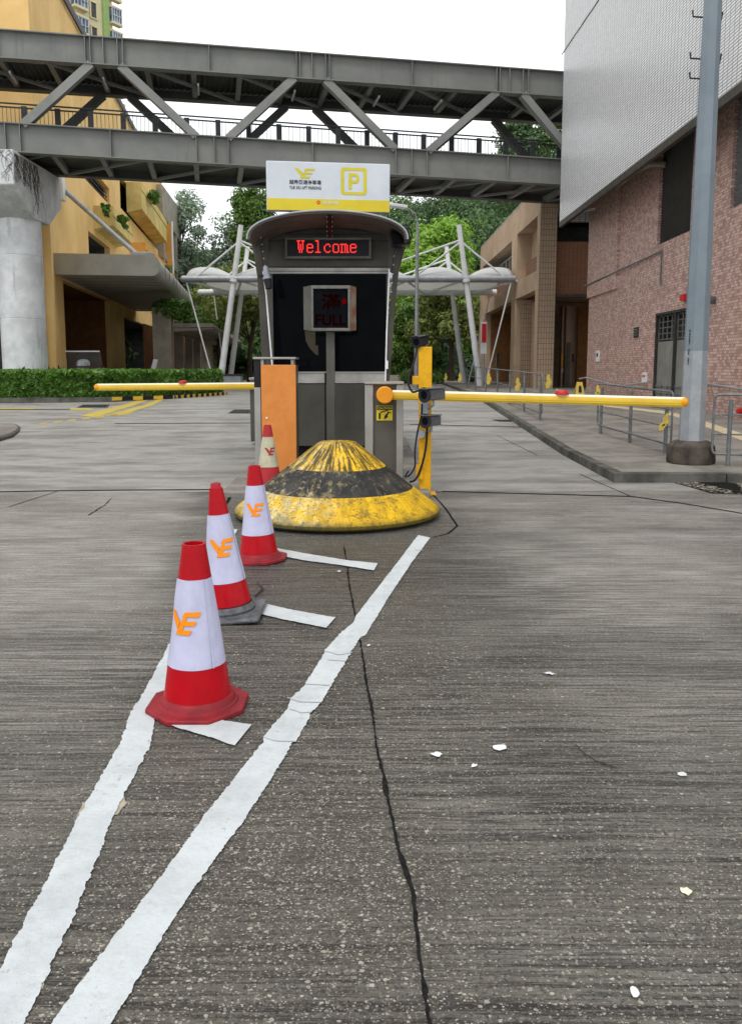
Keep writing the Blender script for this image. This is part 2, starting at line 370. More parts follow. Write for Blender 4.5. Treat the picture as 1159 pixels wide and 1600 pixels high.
M['cap_orange'] = simple("orange_plastic_cap", (.80,.33,.02), (.72,.28,.02), .35)
M['post_yellow'] = simple("yellow_post_paint", (.74,.40,.012), (.62,.32,.012), .4, scale=6, streak=((.3,.17,.02), .4))
M['arm_yellow'] = simple("yellow_boom_paint", (.72,.47,.06), (.62,.40,.05), .3, scale=3)
M['arm_glint'] = simple("boom_sky_highlight", (.85,.82,.66), (.78,.74,.58), .3, scale=3)  # boom yellow bleached by the sky, set as a cream colour
M['sign_white'] = simple("sign_white", (.58,.62,.66), (.53,.57,.61), .4, scale=2)
M['sign_yellow'] = simple("sign_yellow", (.66,.53,.04), (.6,.48,.035), .4, scale=2)
M['sign_logo'] = simple("sign_logo_yellow", (.60,.52,.03), (.56,.48,.03), .4)
M['ink'] = simple("black_ink", (.015,.015,.02), (.02,.02,.025), .5)
M['pale_ink'] = simple("pale_ink", (.75,.73,.55), None, .5)
M['red_ink'] = simple("red_ink", (.6,.07,.02), None, .5)
M['roof_under'] = simple("roof_lining", (.14,.112,.095), (.10,.08,.07), .6, .0, scale=2)
M['maroon'] = simple("dark_bracket", (.045,.012,.012), (.03,.01,.01), .5)
M['red_lens'] = simple("red_lens", (.55,.02,.02), (.45,.02,.02), .3)
M['cone_red'] = simple("red_reflective_sleeve", (.44,.003,.010), (.36,.003,.008), .28, scale=5, bump=.12, bscale=9)
M['cone_white'] = simple("lavender_white_sleeve", (.52,.52,.69), (.45,.45,.60), .5, scale=5, bump=.45, bscale=9, streak=((.33,.32,.38), .45))
M['cone_aged'] = simple("aged_cream_sleeve", (.50,.49,.36), (.4,.38,.27), .6, scale=8, bump=.3, bscale=12)
M['cone_rubber'] = simple("dull_red_rubber", (.27,.02,.028), (.19,.016,.022), .5, scale=9, bump=.3, bscale=25, streak=((.2,.06,.05), .3))
M['cone_red_aged'] = simple("aged_red_rubber", (.42,.03,.04), (.33,.03,.035), .55, scale=8)
M['rubber_black'] = simple("black_rubber_base", (.15,.152,.16), (.07,.072,.078), .5, scale=14, bump=.5, bscale=40)
M['logo_orange'] = simple("orange_logo_print", (.90,.26,.004), (.85,.24,.004), .4)
M['bark'] = simple("bark", (.07,.05,.035), (.04,.03,.022), .9, scale=4, bump=.6, bscale=12)
M['leaf_hedge'] = mat_leaf("hedge_leaves", (.035,.095,.012), (.085,.20,.025), (.24,.44,.08), 1.5, .45)
M['leaf_dark'] = mat_leaf("dark_leaves", (.05,.10,.042), (.085,.155,.06), (.16,.26,.10), .35)
M['leaf_mid'] = mat_leaf("mid_leaves", (.075,.15,.03), (.12,.22,.04), (.22,.36,.07), .3)
M['leaf_bright'] = mat_leaf("bright_leaves", (.15,.29,.03), (.21,.40,.035), (.36,.56,.09), .25)
M['leaf_hazed'] = mat_leaf("pale_hazed_leaves", (.22,.30,.21), (.29,.38,.27), (.40,.49,.36), .25)  # pale leaf green, lightened further so the colour carries distance haze
M['leaf_olive'] = mat_leaf("olive_leaves", (.13,.17,.04), (.18,.235,.06), (.32,.38,.11), .4)
M['leaf_red'] = mat_leaf("red_leaves", (.07,.015,.025), (.12,.02,.03), (.2,.03,.05), 2)
M['hill'] = simple("hillside_undergrowth", (.03,.05,.02), (.018,.03,.012), .95, scale=.2)
M['iron'] = simple("cast_iron", (.035,.035,.035), (.09,.088,.08), .6, .3, scale=25, bump=.9, bscale=50)
M['vine'] = simple("dry_vine_stem", (.05,.04,.03), (.08,.065,.05), .9)
M['paper'] = simple("white_paper", (.75,.76,.76), None, .6)
M['red_led'] = emis("red_led", (1.0, .03, .03), 1.5)
M['red_led_dim'] = emis("dim_red_led", (.6, .0, .005), .007)
M['yellow_tag'] = simple("yellow_plastic_tag", (.66,.50,.10), (.5,.38,.08), .5, scale=12)

# ------------------------------------------------------------------ text helpers
def text_mesh(name, body, size, mat, parent, origin, ux, uz, width=None, align='LEFT'):
    cu = bpy.data.curves.new(name, 'FONT'); cu.body = body; cu.size = size; cu.align_x = align
    cu.extrude = 0.0008; cu.offset = size*.012
    tmp = bpy.data.objects.new(name+"_tmp", cu); COL.objects.link(tmp)
    dg = bpy.context.evaluated_depsgraph_get(); me = bpy.data.meshes.new_from_object(tmp.evaluated_get(dg))
    bpy.data.objects.remove(tmp)
    n = len(me.vertices); a = np.empty(n*3); me.vertices.foreach_get('co', a); a = a.reshape(-1,3)
    if n == 0: return None
    a[:,0] -= a[:,0].min(); a[:,1] -= a[:,1].min()
    sx = (width/a[:,0].max()) if width else 1.0
    sz = size/max(a[:,1].max(), 1e-6)
    ux, uz = Vector(ux), Vector(uz); un = ux.cross(uz)
    o0 = Vector(origin) - ORG[parent.name]
    out = np.array(o0)[None,:] + a[:,0:1]*sx*np.array(ux)[None,:] + a[:,1:2]*sz*np.array(uz)[None,:] + a[:,2:3]*np.array(un)[None,:]
    me.vertices.foreach_set('co', out.ravel()); me.materials.clear(); me.materials.append(mat); me.update()
    o = bpy.data.objects.new(name, me); COL.objects.link(o); o.parent = parent; ORG[o.name] = ORG[parent.name]
    return o
LOGO = [[(0,1),(.30,1),(.66,.56),(.50,.22)], [(.42,0),(.74,0),(1.06,.98),(.80,.72)], [(.74,.79),(.90,1),(1.62,1),(1.53,.79)],
        [(.62,.40),(.72,.60),(1.45,.60),(1.34,.40)], [(.43,.0),(.52,.21),(1.26,.21),(1.14,0)]]
def logo_mesh(mb, fmap, nx=5, ny=4):
    for qi, q in enumerate(LOGO):
        a, b, c, d = [Vector((*p, 0)) for p in q]
        vs = []; fs = []
        for j in range(ny+1):
            for i in range(nx+1):
                u, v = i/nx, j/ny
                p = (a*(1-u)+d*u)*(1-v) + (b*(1-u)+c*u)*v
                vs.append(fmap(p.x, p.y, qi))
        for j in range(ny):
            for i in range(nx):
                k = j*(nx+1)+i; fs.append((k, k+1, k+nx+2, k+nx+1))
        mb.add(vs, fs)
    return mb

# ================================================================== GROUND
YS = [-12, 0, 14, 22, 30, 60, 100, 420]
mb = MB()
for a, b in zip(YS[:-1], YS[1:]):
    mb.quad((-260,a,gz(a)-.004), (260,a,gz(a)-.004), (260,b,gz(b)-.004), (-260,b,gz(b)-.004))
mb.build('ground', M['ground'], kind='structure')
mb = MB(); YR = [-12, 0, 14, 22, 30, 70]
for a, b in zip(YR[:-1], YR[1:]): mb.quad((-42,a,gz(a)), (11,a,gz(a)), (11,b,gz(b)), (-42,b,gz(b)))
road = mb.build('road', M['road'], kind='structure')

def ground_strip(name, pairs, mat, h, jit=.005, step=.007, parent=road, **kw):
    """pairs of left/right pixel edges traced on the road, laid out as a paint sheet with ragged edges"""
    Lp = [G(*p[0]) for p in pairs]; Rp = [G(*p[1]) for p in pairs]
    vs = []; sd = random.random()*100
    for i in range(len(pairs)-1):
        n = max(2, int(min((Lp[i+1]-Lp[i]).length, 40)/step)); n = min(n, 400)
        for k in range(n + (1 if i == len(pairs)-2 else 0)):
            u = k/n; a = Lp[i].lerp(Lp[i+1], u); b = Rp[i].lerp(Rp[i+1], u)
            d = (b-a).normalized(); q = a.y*9
            for (pt, sg, ph) in ((a, -1, 0.0), (b, 1, 50.0)):
                nn = mnoise.noise(Vector((q*4, sd+ph, 0)))*jit*1.3 + mnoise.noise(Vector((q*.6, sd+ph, 7)))*jit*.9 + mnoise.noise(Vector((q*13, sd+ph, 3)))*jit*.9 + random.uniform(-1,1)*jit*.22
                p = pt + d*nn; vs.append((p.x, p.y, gz(p.y)+h))
    m = MB(); m.v = vs; m.f = [(2*i, 2*i+1, 2*i+3, 2*i+2) for i in range(len(vs)//2-1)]
    return m.build(name, mat, parent, smooth=False, **kw)
WL1 = [((-60,1640),(20,1640)), ((-4,1527),(76,1522)), ((62,1400),(129,1402)), ((129,1268),(181,1272)), ((188,1162),(236,1165)), ((203,1120),(243,1122)),
       ((234,1067),(265,1067)), ((268,1000),(294,1000)), ((310,915),(332,915)), ((347,840),(365,840)), ((353,827),(371,828))]
WL2 = [((60,1640),(150,1640)), ((82,1600),(174,1602)), ((153,1500),(235,1500)), ((231,1400),(297,1400)), ((317,1280),(384,1280)), ((380,1200),(436,1200)),
       ((412,1160),(456,1162)), ((411,1154),(463,1160)), ((425,1135),(478,1135)), ((450,1110),(486,1115)), ((454,1093),(502,1099)), ((477,1071),(516,1074)), ((507,1022),(547,1024)),
       ((508,1017),(550,1018)), ((534,988),(564,996)), ((552,974),(571,994)), ((557,962),(583,974)), ((592,917),(611,928)), ((625,874),(645,877)), ((653,837),(672,841))]
ground_strip('white_line', WL1, M['white_paint'], .006)
ground_strip('white_line', WL2, M['white_paint'], .006, label='right diagonal white line with a lumpy overlapping repaint')
ground_strip('white_bar', [((427,857),(422,867)), ((480,867),(474,877)), ((543,877),(534,885)), ((590,882),(584,893))], M['white_paint'], .010)
ground_strip('white_bar', [((370,934),(362,950)), ((450,954),(441,970)), ((524,967),(510,983))], M['white_paint'], .010)
ground_strip('white_bar', [((270,1118),(262,1135)), ((350,1128),(319,1152)), ((393,1136),(367,1168))], M['white_paint'], .010)
ground_strip('old_paint', [((181,1240),(192,1243)), ((178,1262),(198,1256)), ((172,1276),(184,1274))], M['old_paint'], .003, .004)
ground_strip('old_paint', [((60,1520),(72,1530)), ((52,1540),(68,1545)), ((46,1556),(56,1556))], M['old_paint'], .003, .004)
ground_strip('old_paint', [((130,1255),(136,1255)), ((122,1275),(128,1278)), ((118,1285),(122,1285))], M['old_paint'], .003, .004)
def joint(pts, w, name='slab_joint', jit=.003, h=.0035, mat='joint'):
    pairs = []
    for (x, y, ww) in pts: pairs.append(((x-ww/2, y), (x+ww/2, y)))
    return ground_strip(name, pairs, M[mat], h, jit, .02)
joint([(537,853,1.6),(542,880,2),(546,917,2.2),(555,962,2.5),(563,1001,3),(570.5,1056,3.6),(579.5,1101,4.5),(590,1179,3.5),(600,1214,4),(602,1232,9),(606,1250,3.5),(622,1327,5),(640,1380,8),(645,1396,8),(656,1498,6),(661,1535,6),(663,1548,11),(666,1565,5),(671,1600,6),(680,1660,6)], 0, jit=.004)
def hjoint(pts, th, h=.0035, mat='joint', name='slab_joint', jit=.003):
    return ground_strip(name, [((x, y-th/2), (x, y+th/2)) for x, y in pts], M[mat], h, jit, .05)
hjoint([(-20,769),(100,767),(200,766),(350,765)], 1.3)
hjoint([(690,768),(800,771),(985,776),(1060,786),(1180,806)], 1.2)
hjoint([(640,663),(860,669)], .8); hjoint([(180,662),(396,661)], .8); hjoint([(0,640),(120,640)], .7)
joint([(138,806,1.2),(150,798,2.2),(163,790,1.4),(176,778,1)], 0, 'road_crack', jit=.02); joint([(905,741,1.6),(985,776,2)], 0); joint([(775,680,1),(840,712,1.3)], 0); joint([(15,792,2.2),(90,768,1.6)], 0)
joint([(672,768,2),(696,795,3),(714,822,3.4),(700,834,3.4),(676,840,3)], 0, jit=.004)
joint([(397,722,2.5),(378,748,4),(352,790,5),(346,800,5)], 0, jit=.008)
ground_strip('white_edge', [((392,738),(396,738)), ((376,765),(384,765)), ((371,775),(378,775))], M['white_paint'], .005, .01)
for ridge in ([(409,1154),(430,1160),(463,1161)], [(449,1092),(468,1099),(503,1100)], [(453,1110),(470,1116),(487,1115)], [(507,1019),(530,1025),(551,1021)], [(512,1033),(541,1035)], [(477,1071),(515,1073)], [(560,985),(564,998)], [(648,860),(661,861)]):
    hjoint(ridge, 1.0, .0085, 'ridge', 'paint_ridge', .002)
# yellow markings in the side road
for k in range(7):
    x0 = 62 + k*22
    hjoint([(x0, 663-k*2.6), (x0+13, 661.2-k*2.6)], 2.0, .0055, 'yellow_road', 'yellow_dash', .006)
ground_strip('yellow_line', [((125,650),(150,652)), ((195,632),(212,633)), ((240,620),(250,620.5))], M['yellow_road'], .0055, .02, .05)
ground_strip('yellow_line', [((165,650),(182,651)), ((228,632),(240,633)), ((256,621),(264,621.5))], M['yellow_road'], .0055, .02, .05)
hjoint([(0,638.5),(55,638.5)], 1.6, .0055, 'yellow_road', 'yellow_line'); hjoint([(110,639.5),(145,639.8)], 3, .0055, 'yellow_road', 'yellow_line')
# drains and covers set into the road
def drain(label, c0, c1, c2, c3, bars, name='drain_grating', frame=True):
    q = [G(*c) for c in (c0,c1,c2,c3)]
    t = thing(name, label, 'drain cover', (q[0]+q[2])/2)
    m = MB(); z = .005
    m.quad(*[(p.x,p.y,gz(p.y)+z) for p in q]); m.build('drain_pit', M['joint'], t, smooth=False)
    m = MB()
    for k in range(bars):
        a = q[0].lerp(q[1], (k+.2)/bars); b = q[0].lerp(q[1], (k+.75)/bars); c = q[3].lerp(q[2], (k+.75)/bars); d = q[3].lerp(q[2], (k+.2)/bars)
        m.quad(*[(p.x,p.y,gz(p.y)+z+.004) for p in (a,b,c,d)])
    m.build('grille', M['iron'], t, smooth=False)
drain('dark square drain grating in the left lane beside the orange cabinet', (356,646),(401,646),(401,640),(366,640), 9)
drain('long dark drain grating on the side road below the hedge', (120,637),(168,637),(172,632.5),(130,632.5), 8)
drain('small dark grating in the right lane beside the kerb', (780,659),(815,659),(795,656),(768,656), 6)
t = None
q = [G(1048,753),G(1105,751),G(1200,762),G(1215,775),G(1110,771)]
m = MB(); m.add([(p.x,p.y,.006) for p in q], [(0,1,2,3,4)])
dc = thing('drain_cover', 'speckled cast iron drain cover on the road at the right kerb', 'drain cover', (q[0]+q[3])/2)
m.build('frame', M['joint'], dc, smooth=False)
m = MB()
cq = sum((Vector(p) for p in q), Vector())/5
for _ in range(330):
    a, b = random.random(), random.random(); p = (q[0].lerp(q[1],a)).lerp(q[4].lerp(q[3],a), b) if a < .5 else (q[1].lerp(q[2],a)).lerp(q[4].lerp(q[3],a), b)
    an = random.random()*3; L = random.uniform(.015,.035); w = .008
    dx, dy = math.cos(an), math.sin(an)
    m.quad(*[(p.x+dx*i*L-dy*j*w, p.y+dy*i*L+dx*j*w, .0095+random.random()*.003) for i, j in ((-1,-1),(1,-1),(1,1),(-1,1))])
m.build('debris_pattern', M['conc_grey'], dc, smooth=False, kind='stuff')

# litter and twigs
def scrap(label, px, py, s, name='paper_scrap', mat='paper', cat='litter', el=1.0):
    c = G(px, py); m = MB(); n = 11; vs = []
    for k in range(n):
        a = 2*math.pi*k/n; r = s*random.uniform(.5,1)
        vs.append((c.x+r*math.cos(a)*el, c.y+r*math.sin(a)*1.3, gz(c.y)+.006+random.random()*.005))
    vs.append((c.x, c.y, gz(c.y)+.012)); m.add(vs, [(k,(k+1)%n,n) for k in range(n)])
    tag(recentre(m.build(name, M[mat])), label, cat, 'small litter scattered on the road')
scrap('white crumpled scrap right of the slab joint in the middle foreground', 682,1181,0.0188,el=1.5)
scrap('torn white tissue scrap lying farthest right of the cluster on the road', 780,1170,0.0261,el=1.3)
scrap('tiny oval white scrap between the crumpled scrap and torn tissue', 741,1199,0.0130,el=1.3)
scrap('round white spot of litter near the bottom right of the road', 992,1555,0.0145)
scrap('pale grey flattened gum spot on the right of the road', 1072,1397,0.0174,'gum_spot','pale_ink',el=1.2)
scrap('faint grey gum spot on the right lane above the torn tissue', 1066,1212,0.0145,'gum_spot','conc_white',el=1.6)
scrap('small white flake on the road just below the farthest crossbar', 529,894,.016,el=1.3)
scrap('small white flake beside the right diagonal line in mid lane', 857,1054,.018,'paper_scrap','conc_white',el=1.8)
scrap('narrow white flake right of the slab joint below the lines', 576,1010,.012,el=1.3)
def twig(label, pts, r):
    q = [G(*p) for p in pts]; m = MB(); m.path([(p.x,p.y,gz(p.y)+r+.006) for p in q], r, 5)
    tag(recentre(m.build('twig', M['bark'])), label, 'twig')
twig('bent brown twig between the second and third cones', [(399,934),(409,925),(411,921),(404,915),(402,911)], .006)
twig('thin curved dark twig lying on the right lane', [(898,1166),(912,1180),(930,1192),(962,1203)], .0025)

# ------------------------------------------------------------------ pavement right
def KX(y): return 3.24 + (y-10.7)*.0385                       # kerb line of the right pavement
pv = MB(); KY = [10.72, 14, 22, 30, 40, 66]; H = .125
pts0 = [(KX(y), y) for y in KY]
for (a, b) in zip(KY[:-1], KY[1:]):
    pv.quad((KX(a)+.15,a,gz(a)+H), (14,a,gz(a)+H), (14,b,gz(b)+H), (KX(b)+.15,b,gz(b)+H))
pv.add([(4.75,10.72,H),(5.35,10.30,H),(14,9.2,H),(14,10.72,H)], [(0,1,2,3)])
pv.build('pavement', M['pave'], kind='structure')
kb = MB()
for (a, b) in zip(KY[:-1], KY[1:]):
    n = max(1, int((b-a)/1.0))
    for k in range(n):
        y0 = a+(b-a)*k/n; y1 = a+(b-a)*(k+1)/n-.012
        kb.hexa([(KX(y0),y0,gz(y0)-.02),(KX(y0)+.15,y0,gz(y0)-.02),(KX(y1)+.15,y1,gz(y1)-.02),(KX(y1),y1,gz(y1)-.02),
                 (KX(y0)+.01,y0,gz(y0)+H+.003),(KX(y0)+.15,y0,gz(y0)+H+.003),(KX(y1)+.15,y1,gz(y1)+H+.003),(KX(y1)+.01,y1,gz(y1)+H+.003)])
kb.box(3.24, 4.74, 10.58, 10.718, -.02, H+.004)
kb.prism([(4.75,10.58,-.02),(4.75,10.715,-.02),(5.35,10.295,-.02),(5.32,10.17,-.02)], (0,0,H+.022))
kb.prism([(5.33,10.165,-.02),(5.36,10.29,-.02),(14,9.19,-.02),(14,9.07,-.02)], (0,0,H+.022))
kb.build('kerb', M['kerb'], bevel=.012, kind='structure')
def pave_strip(name, pairs, mat, h):
    m = MB(); vs = []
    for a, b in pairs:
        for p in (a, b):
            q = G(p[0], p[1], H); vs.append((q.x, q.y, gz(q.y)+H+h))
    m.v = vs; m.f = [(2*i,2*i+1,2*i+3,2*i+2) for i in range(len(pairs)-1)]
    return m.build(name, M[mat], smooth=False, kind='structure')
pave_strip('pavement_line', [((868,607),(868,610)), ((905,618),(900,621)), ((930,631),(912,631)), ((945,633),(950,636)), ((1035,642),(1033,646)), ((1075,650),(1070,655)), ((1175,683),(1170,693))], 'cream_paint', .004)
# island behind the bollard
il = MB(); il.prism([(-1.78,9.35,-.02),(.70,9.35,-.02),(.76,20,-.02),(-1.95,20,-.02)], (0,0,.09))
isl = il.build('booth_island', M['pave'], bevel=.02, kind='structure')
# left corner island
li = MB(); li_p = [G(-90,712),G(0,690),G(20,684),G(31,675),G(33,668),G(26,661),G(8,655),G(-90,650)]
li.prism([(p.x,p.y,-.02) for p in li_p], (0,0,.16)); li.build('corner_island', M['kerb'], bevel=.03, kind='structure')
m = MB(); cc = sum((Vector(p) for p in li_p), Vector())/len(li_p)
m.add([tuple(Vector((p.x,p.y,.146)).lerp(Vector((cc.x,cc.y,.146)), .12)) for p in li_p], [tuple(range(len(li_p)))]); m.build('corner_paving', M['pave'], smooth=False, kind='structure')

# ================================================================== FOLIAGE
def leaf_mesh(name, pos, nrm, size, mat, parent=None, aspect=.55, jitter=1.0):
    n = len(pos); pos = np.asarray(pos, float); nrm = np.asarray(nrm, float)
    nrm = nrm + rng.normal(0, .55*jitter, nrm.shape); nrm /= np.linalg.norm(nrm, axis=1)[:,None]+1e-9
    rd = rng.normal(0, 1, nrm.shape); a = np.cross(nrm, rd); a /= np.linalg.norm(a, axis=1)[:,None]+1e-9; b = np.cross(nrm, a)
    sz = (size*rng.uniform(.6, 1.35, n))[:,None]
    v = np.empty((n,4,3)); v[:,0] = pos - a*sz; v[:,1] = pos - b*sz*aspect + nrm*sz*.15; v[:,2] = pos + a*sz; v[:,3] = pos + b*sz*aspect + nrm*sz*.15
    org = np.array(ORG[parent.name]) if parent is not None else np.zeros(3)
    v -= org
    me = bpy.data.meshes.new(name); me.vertices.add(n*4); me.vertices.foreach_set('co', v.ravel())
    me.loops.add(n*4); me.loops.foreach_set('vertex_index', np.arange(n*4, dtype=np.int32))
    me.polygons.add(n); me.polygons.foreach_set('loop_start', np.arange(0,n*4,4,dtype=np.int32)); me.polygons.foreach_set('loop_total', np.full(n,4,dtype=np.int32))
    me.update(calc_edges=True); me.materials.append(mat)
    o = bpy.data.objects.new(name, me); COL.objects.link(o); ORG[o.name] = Vector(org)
    if parent is not None: o.parent = parent
    return o
def blob_pts(c, r, n, flat=.8):
    d = rng.normal(0, 1, (n,3)); d /= np.linalg.norm(d, axis=1)[:,None]
    rad = rng.uniform(.55, 1.05, n)**.6
    # lumpy surface
    l = 1 + .22*np.sin(d[:,0]*5+c[0])*np.sin(d[:,1]*5+c[1]*1.3)*1.0 + .15*np.sin(d[:,2]*7+c[2])
    p = d*(r*rad*l)[:,None]; p[:,2] *= flat
    nn = d.copy(); nn[:,2] += .5
    return p+np.array(c), nn
def tree(name, label, base, height, spread, mat, n_blobs=14, leaves=420, leaf=.22, trunk_r=.22, crown_from=.4, group=None, cat='tree', blob_r=None, lean=0, flat=.8):
    t = thing(name, label, cat, base, group or 'trees behind the booth'); b = Vector(base)
    tr = MB(); top = b + Vector((lean, 0, height*.75))
    mids = [b, b.lerp(top,.35)+Vector((random.uniform(-.2,.2),0,0)), b.lerp(top,.7), top]
    tr.path(mids, [trunk_r, trunk_r*.8, trunk_r*.5, trunk_r*.2], 8)
    P_, N_ = [], []
    for k in range(n_blobs):
        a = random.random()*6.283; u = random.random()**.6; zf = random.random()
        rr = spread*u*(1-.55*zf)*1.0
        c = b + Vector((lean*zf+rr*math.cos(a), rr*math.sin(a)*.9, height*(crown_from+(1-crown_from)*zf*.92)))
        br = (blob_r or spread*.42)*random.uniform(.6,1.1)
        p, q = blob_pts(c, br, int(leaves*random.uniform(.7,1.2)), flat); P_.append(p); N_.append(q)
        if k % 2 == 0:
            s = b.lerp(top, random.uniform(.3,.8)); tr.path([s, s.lerp(c,.5)+Vector((0,0,-.15)), c], [trunk_r*.35, trunk_r*.22, trunk_r*.08], 5)
    tr.build('trunk', M['bark'], t)
    leaf_mesh('crown', np.vstack(P_), np.vstack(N_), leaf, mat, t)
    return t

# hill and wood
def hill_h(x, y):
    top = np.interp(x, [-90,-60,-32,-8,10,26,45,90], [4,8,13,21,25,33,38,38])
    s = np.clip((y-76)/62, 0, 1); s = s*s*(3-2*s)*.55 + s*.45
    return .3 + top*s + .8*math.sin(x*.21)*math.sin(y*.17)*s
m = MB(); NX, NY = 46, 22
for j in range(NY+1):
    for i in range(NX+1):
        x = -150+300*i/NX; y = 74+126*j/NY; m.v.append((x, y, hill_h(x, y)))
for j in range(NY):
    for i in range(NX): k = j*(NX+1)+i; m.f.append((k,k+1,k+NX+2,k+NX+1))
m.build('hill', M['hill'], kind='structure')
for (nm_mat, cnt, sz, seedx, yl, rb) in (('leaf_dark', 150, .27, 1, (80,140), (2.2,4.2)), ('leaf_mid', 130, .26, 2, (78,135), (1.8,3.6)), ('leaf_bright', 62, .25, 3, (78,112), (1.8,3.2))):
    PP, NN = [], []
    for k in range(cnt):
        y = random.uniform(*yl); x = random.uniform(-.30*y-4, .31*y+3)
        if nm_mat == 'leaf_bright' and random.random() < .6: x = random.uniform(0, .2*y)
        r = random.uniform(*rb); c = (x, y, hill_h(x, y)+r*.6+random.uniform(0,2.0))
        p, q = blob_pts(c, r, int(95*r*r*.8)); PP.append(p); NN.append(q)
    o = leaf_mesh('hillside_wood', np.vstack(PP), np.vstack(NN), sz, M[nm_mat])
    o['kind'] = 'stuff'; tag(o, {'leaf_dark':'dark green wood covering the hillside behind everything','leaf_mid':'mid green tree tops mixed through the hillside wood','leaf_bright':'bright yellow green tree tops in front of the hillside wood'}[nm_mat], 'woodland')

tree('eucalyptus_tree', 'tall pale airy tree against the white sky left of the booth', (-22.5, 96, 5), 17.5, 4.6, M['leaf_hazed'], 46, 260, .17, .25, .35, blob_r=1.3)
tree('eucalyptus_tree', 'lower pale airy tree right of the tallest pale tree', (-16.5, 98, 7), 12.5, 4.5, M['leaf_hazed'], 40, 260, .17, .25, .3, blob_r=1.3)
tree('broadleaf_tree', 'leafy tree showing beside the left edge of the parking sign', (-13.6, 94, 8), 14.5, 4.6, M['leaf_mid'], 60, 330, .17, .25, .2, blob_r=1.25)
tree('broadleaf_tree', 'dense green tree behind the grey parking frame at left', (-27, 108, 6), 12.5, 5.0, M['leaf_mid'], 26, 480, .22, .3, .25, blob_r=1.9)
tree('street_tree', 'olive green tree with a dark forked trunk left of the booth', (-8.6, 57, .4), 8.3, 3.2, M['leaf_olive'], 22, 330, .15, .2, .52, blob_r=1.05, lean=.5)
tree('street_tree', 'small olive green tree between the left masts', (-11.6, 62, .4), 8.6, 3.0, M['leaf_olive'], 18, 330, .15, .18, .45, blob_r=1.1)
tree('feathery_tree', 'wide feathery olive tree behind the right masts', (6.4, 64, .4), 9.0, 3.6, M['leaf_olive'], 30, 380, .15, .25, .35, blob_r=1.2)
tree('broadleaf_tree', 'bright green tree rising above the white canopy at right', (6.4, 80, 1.5), 14.0, 6.5, M['leaf_bright'], 34, 520, .22, .3, .35, blob_r=2.0)
tree('broadleaf_tree', 'bright green tree above the canopy beside the far lamp post', (.5, 84, 1.5), 12.5, 5.5, M['leaf_bright'], 28, 480, .22, .3, .35, blob_r=1.9)
tree('broadleaf_tree', 'dark green tree directly behind the far lamp post', (3.4, 68, .4), 6.8, 3.2, M['leaf_mid'], 24, 420, .17, .25, .15, blob_r=1.3)
tree('broadleaf_tree', 'dark leaved tree low behind the yellow camera post', (5.4, 70, .4), 5.4, 3.4, M['leaf_dark'], 22, 420, .17, .25, .1, blob_r=1.3)
tree('broadleaf_tree', 'tree crown seen through the footbridge at its right end', (27.5, 118, 27), 13.5, 5.0, M['leaf_mid'], 26, 420, .25, .3, .3, blob_r=2.0)
tree('broadleaf_tree', 'bushy crown left of the one behind the bridge railing', (20.5, 116, 25), 11.0, 4.0, M['leaf_dark'], 22, 420, .25, .3, .3, blob_r=1.8)
def shrub(name, label, c, r, n, mat, leaf=.07, h=1.0, cat='shrub', group=None):
    t = thing(name, label, cat, c, group); PP=[]; NN=[]
    for k in range(5):
        p, q = blob_pts((c[0]+random.uniform(-.6,.6)*r, c[1]+random.uniform(-.4,.4)*r, c[2]+h*random.uniform(.35,.75)), r*random.uniform(.45,.7), n); PP.append(p); NN.append(q)
    leaf_mesh('foliage', np.vstack(PP), np.vstack(NN), leaf, mat, t)
    s = MB()
    for k in range(5): s.tube((c[0]+random.uniform(-.1,.1), c[1], c[2]), (c[0]+random.uniform(-.4,.4)*r, c[1]+random.uniform(-.3,.3)*r, c[2]+h*.6), .02, .008, 5)
    s.build('stem', M['bark'], t)
for k, (x, y, mt, lb) in enumerate([(2.9,57,'leaf_mid','low green shrub at the far road end by the lamp post'),(4.3,57.5,'leaf_mid','low green shrub below the feathery tree'),(3.6,55.5,'leaf_red','low red leaved shrub before the green shrubs'),(7.3,58,'leaf_dark','dark low shrub near the right mast foot')]):
    shrub('low_shrub', lb, (x, y, .38), .9, 260, M[mt], .07, .9)

# hedge at left
hl = [(-34,27.6),(-12.6,27.8),(-9.2,28.6),(-7.6,30.2),(-6.5,34.2),(-6.8,36.3),(-12,36.5),(-34,36.5)]
def hedge():
    t = thing('hedge', 'clipped green hedge along the far left road edge', 'hedge', (-14, 31, .38))
    core = MB(); cen = Vector((-16,32,0))
    core.prism([tuple((Vector((x,y,.38))-cen)*.985+cen) for x, y in hl], (0,0,.86))
    core.build('branches', M['hill'], t)
    PP=[]; NN=[]
    def face(a, b, n):
        for _ in range(n):
            u = random.random(); z = .42+random.random()*.98
            d = Vector((b[0]-a[0], b[1]-a[1], 0)); nn = Vector((d.y, -d.x, 0)).normalized()
            bl = .08*mnoise.noise(Vector((a[0]+d.x*u, z*2.5, a[1]+d.y*u)))+random.uniform(-.06,.08)
            PP.append((a[0]+d.x*u+nn.x*bl, a[1]+d.y*u+nn.y*bl, z)); NN.append((nn.x, nn.y, .5))
    face((-14.5,27.78), hl[1], 3600); face(hl[1], hl[2], 7600); face(hl[2], hl[3], 4600); face(hl[3], hl[4], 7000); face(hl[4], hl[5], 1500)
    for _ in range(15000):
        x = random.uniform(-15.5,-6.7); y = random.uniform(28.0,36)
        if (x > -9 and y < 28.6+(x+9)*1.6): continue
        if x > -7.6 and y < 30.2+(x+7.6)*3.6: continue
        PP.append((x, y, 1.33+.10*mnoise.noise(Vector((x*1.5,y*1.5,0)))+random.uniform(-.07,.07))); NN.append((0,0,1))
    leaf_mesh('leaves', np.array(PP), np.array(NN), .11, M['leaf_hedge'], t, .6, 1.6)
hedge()
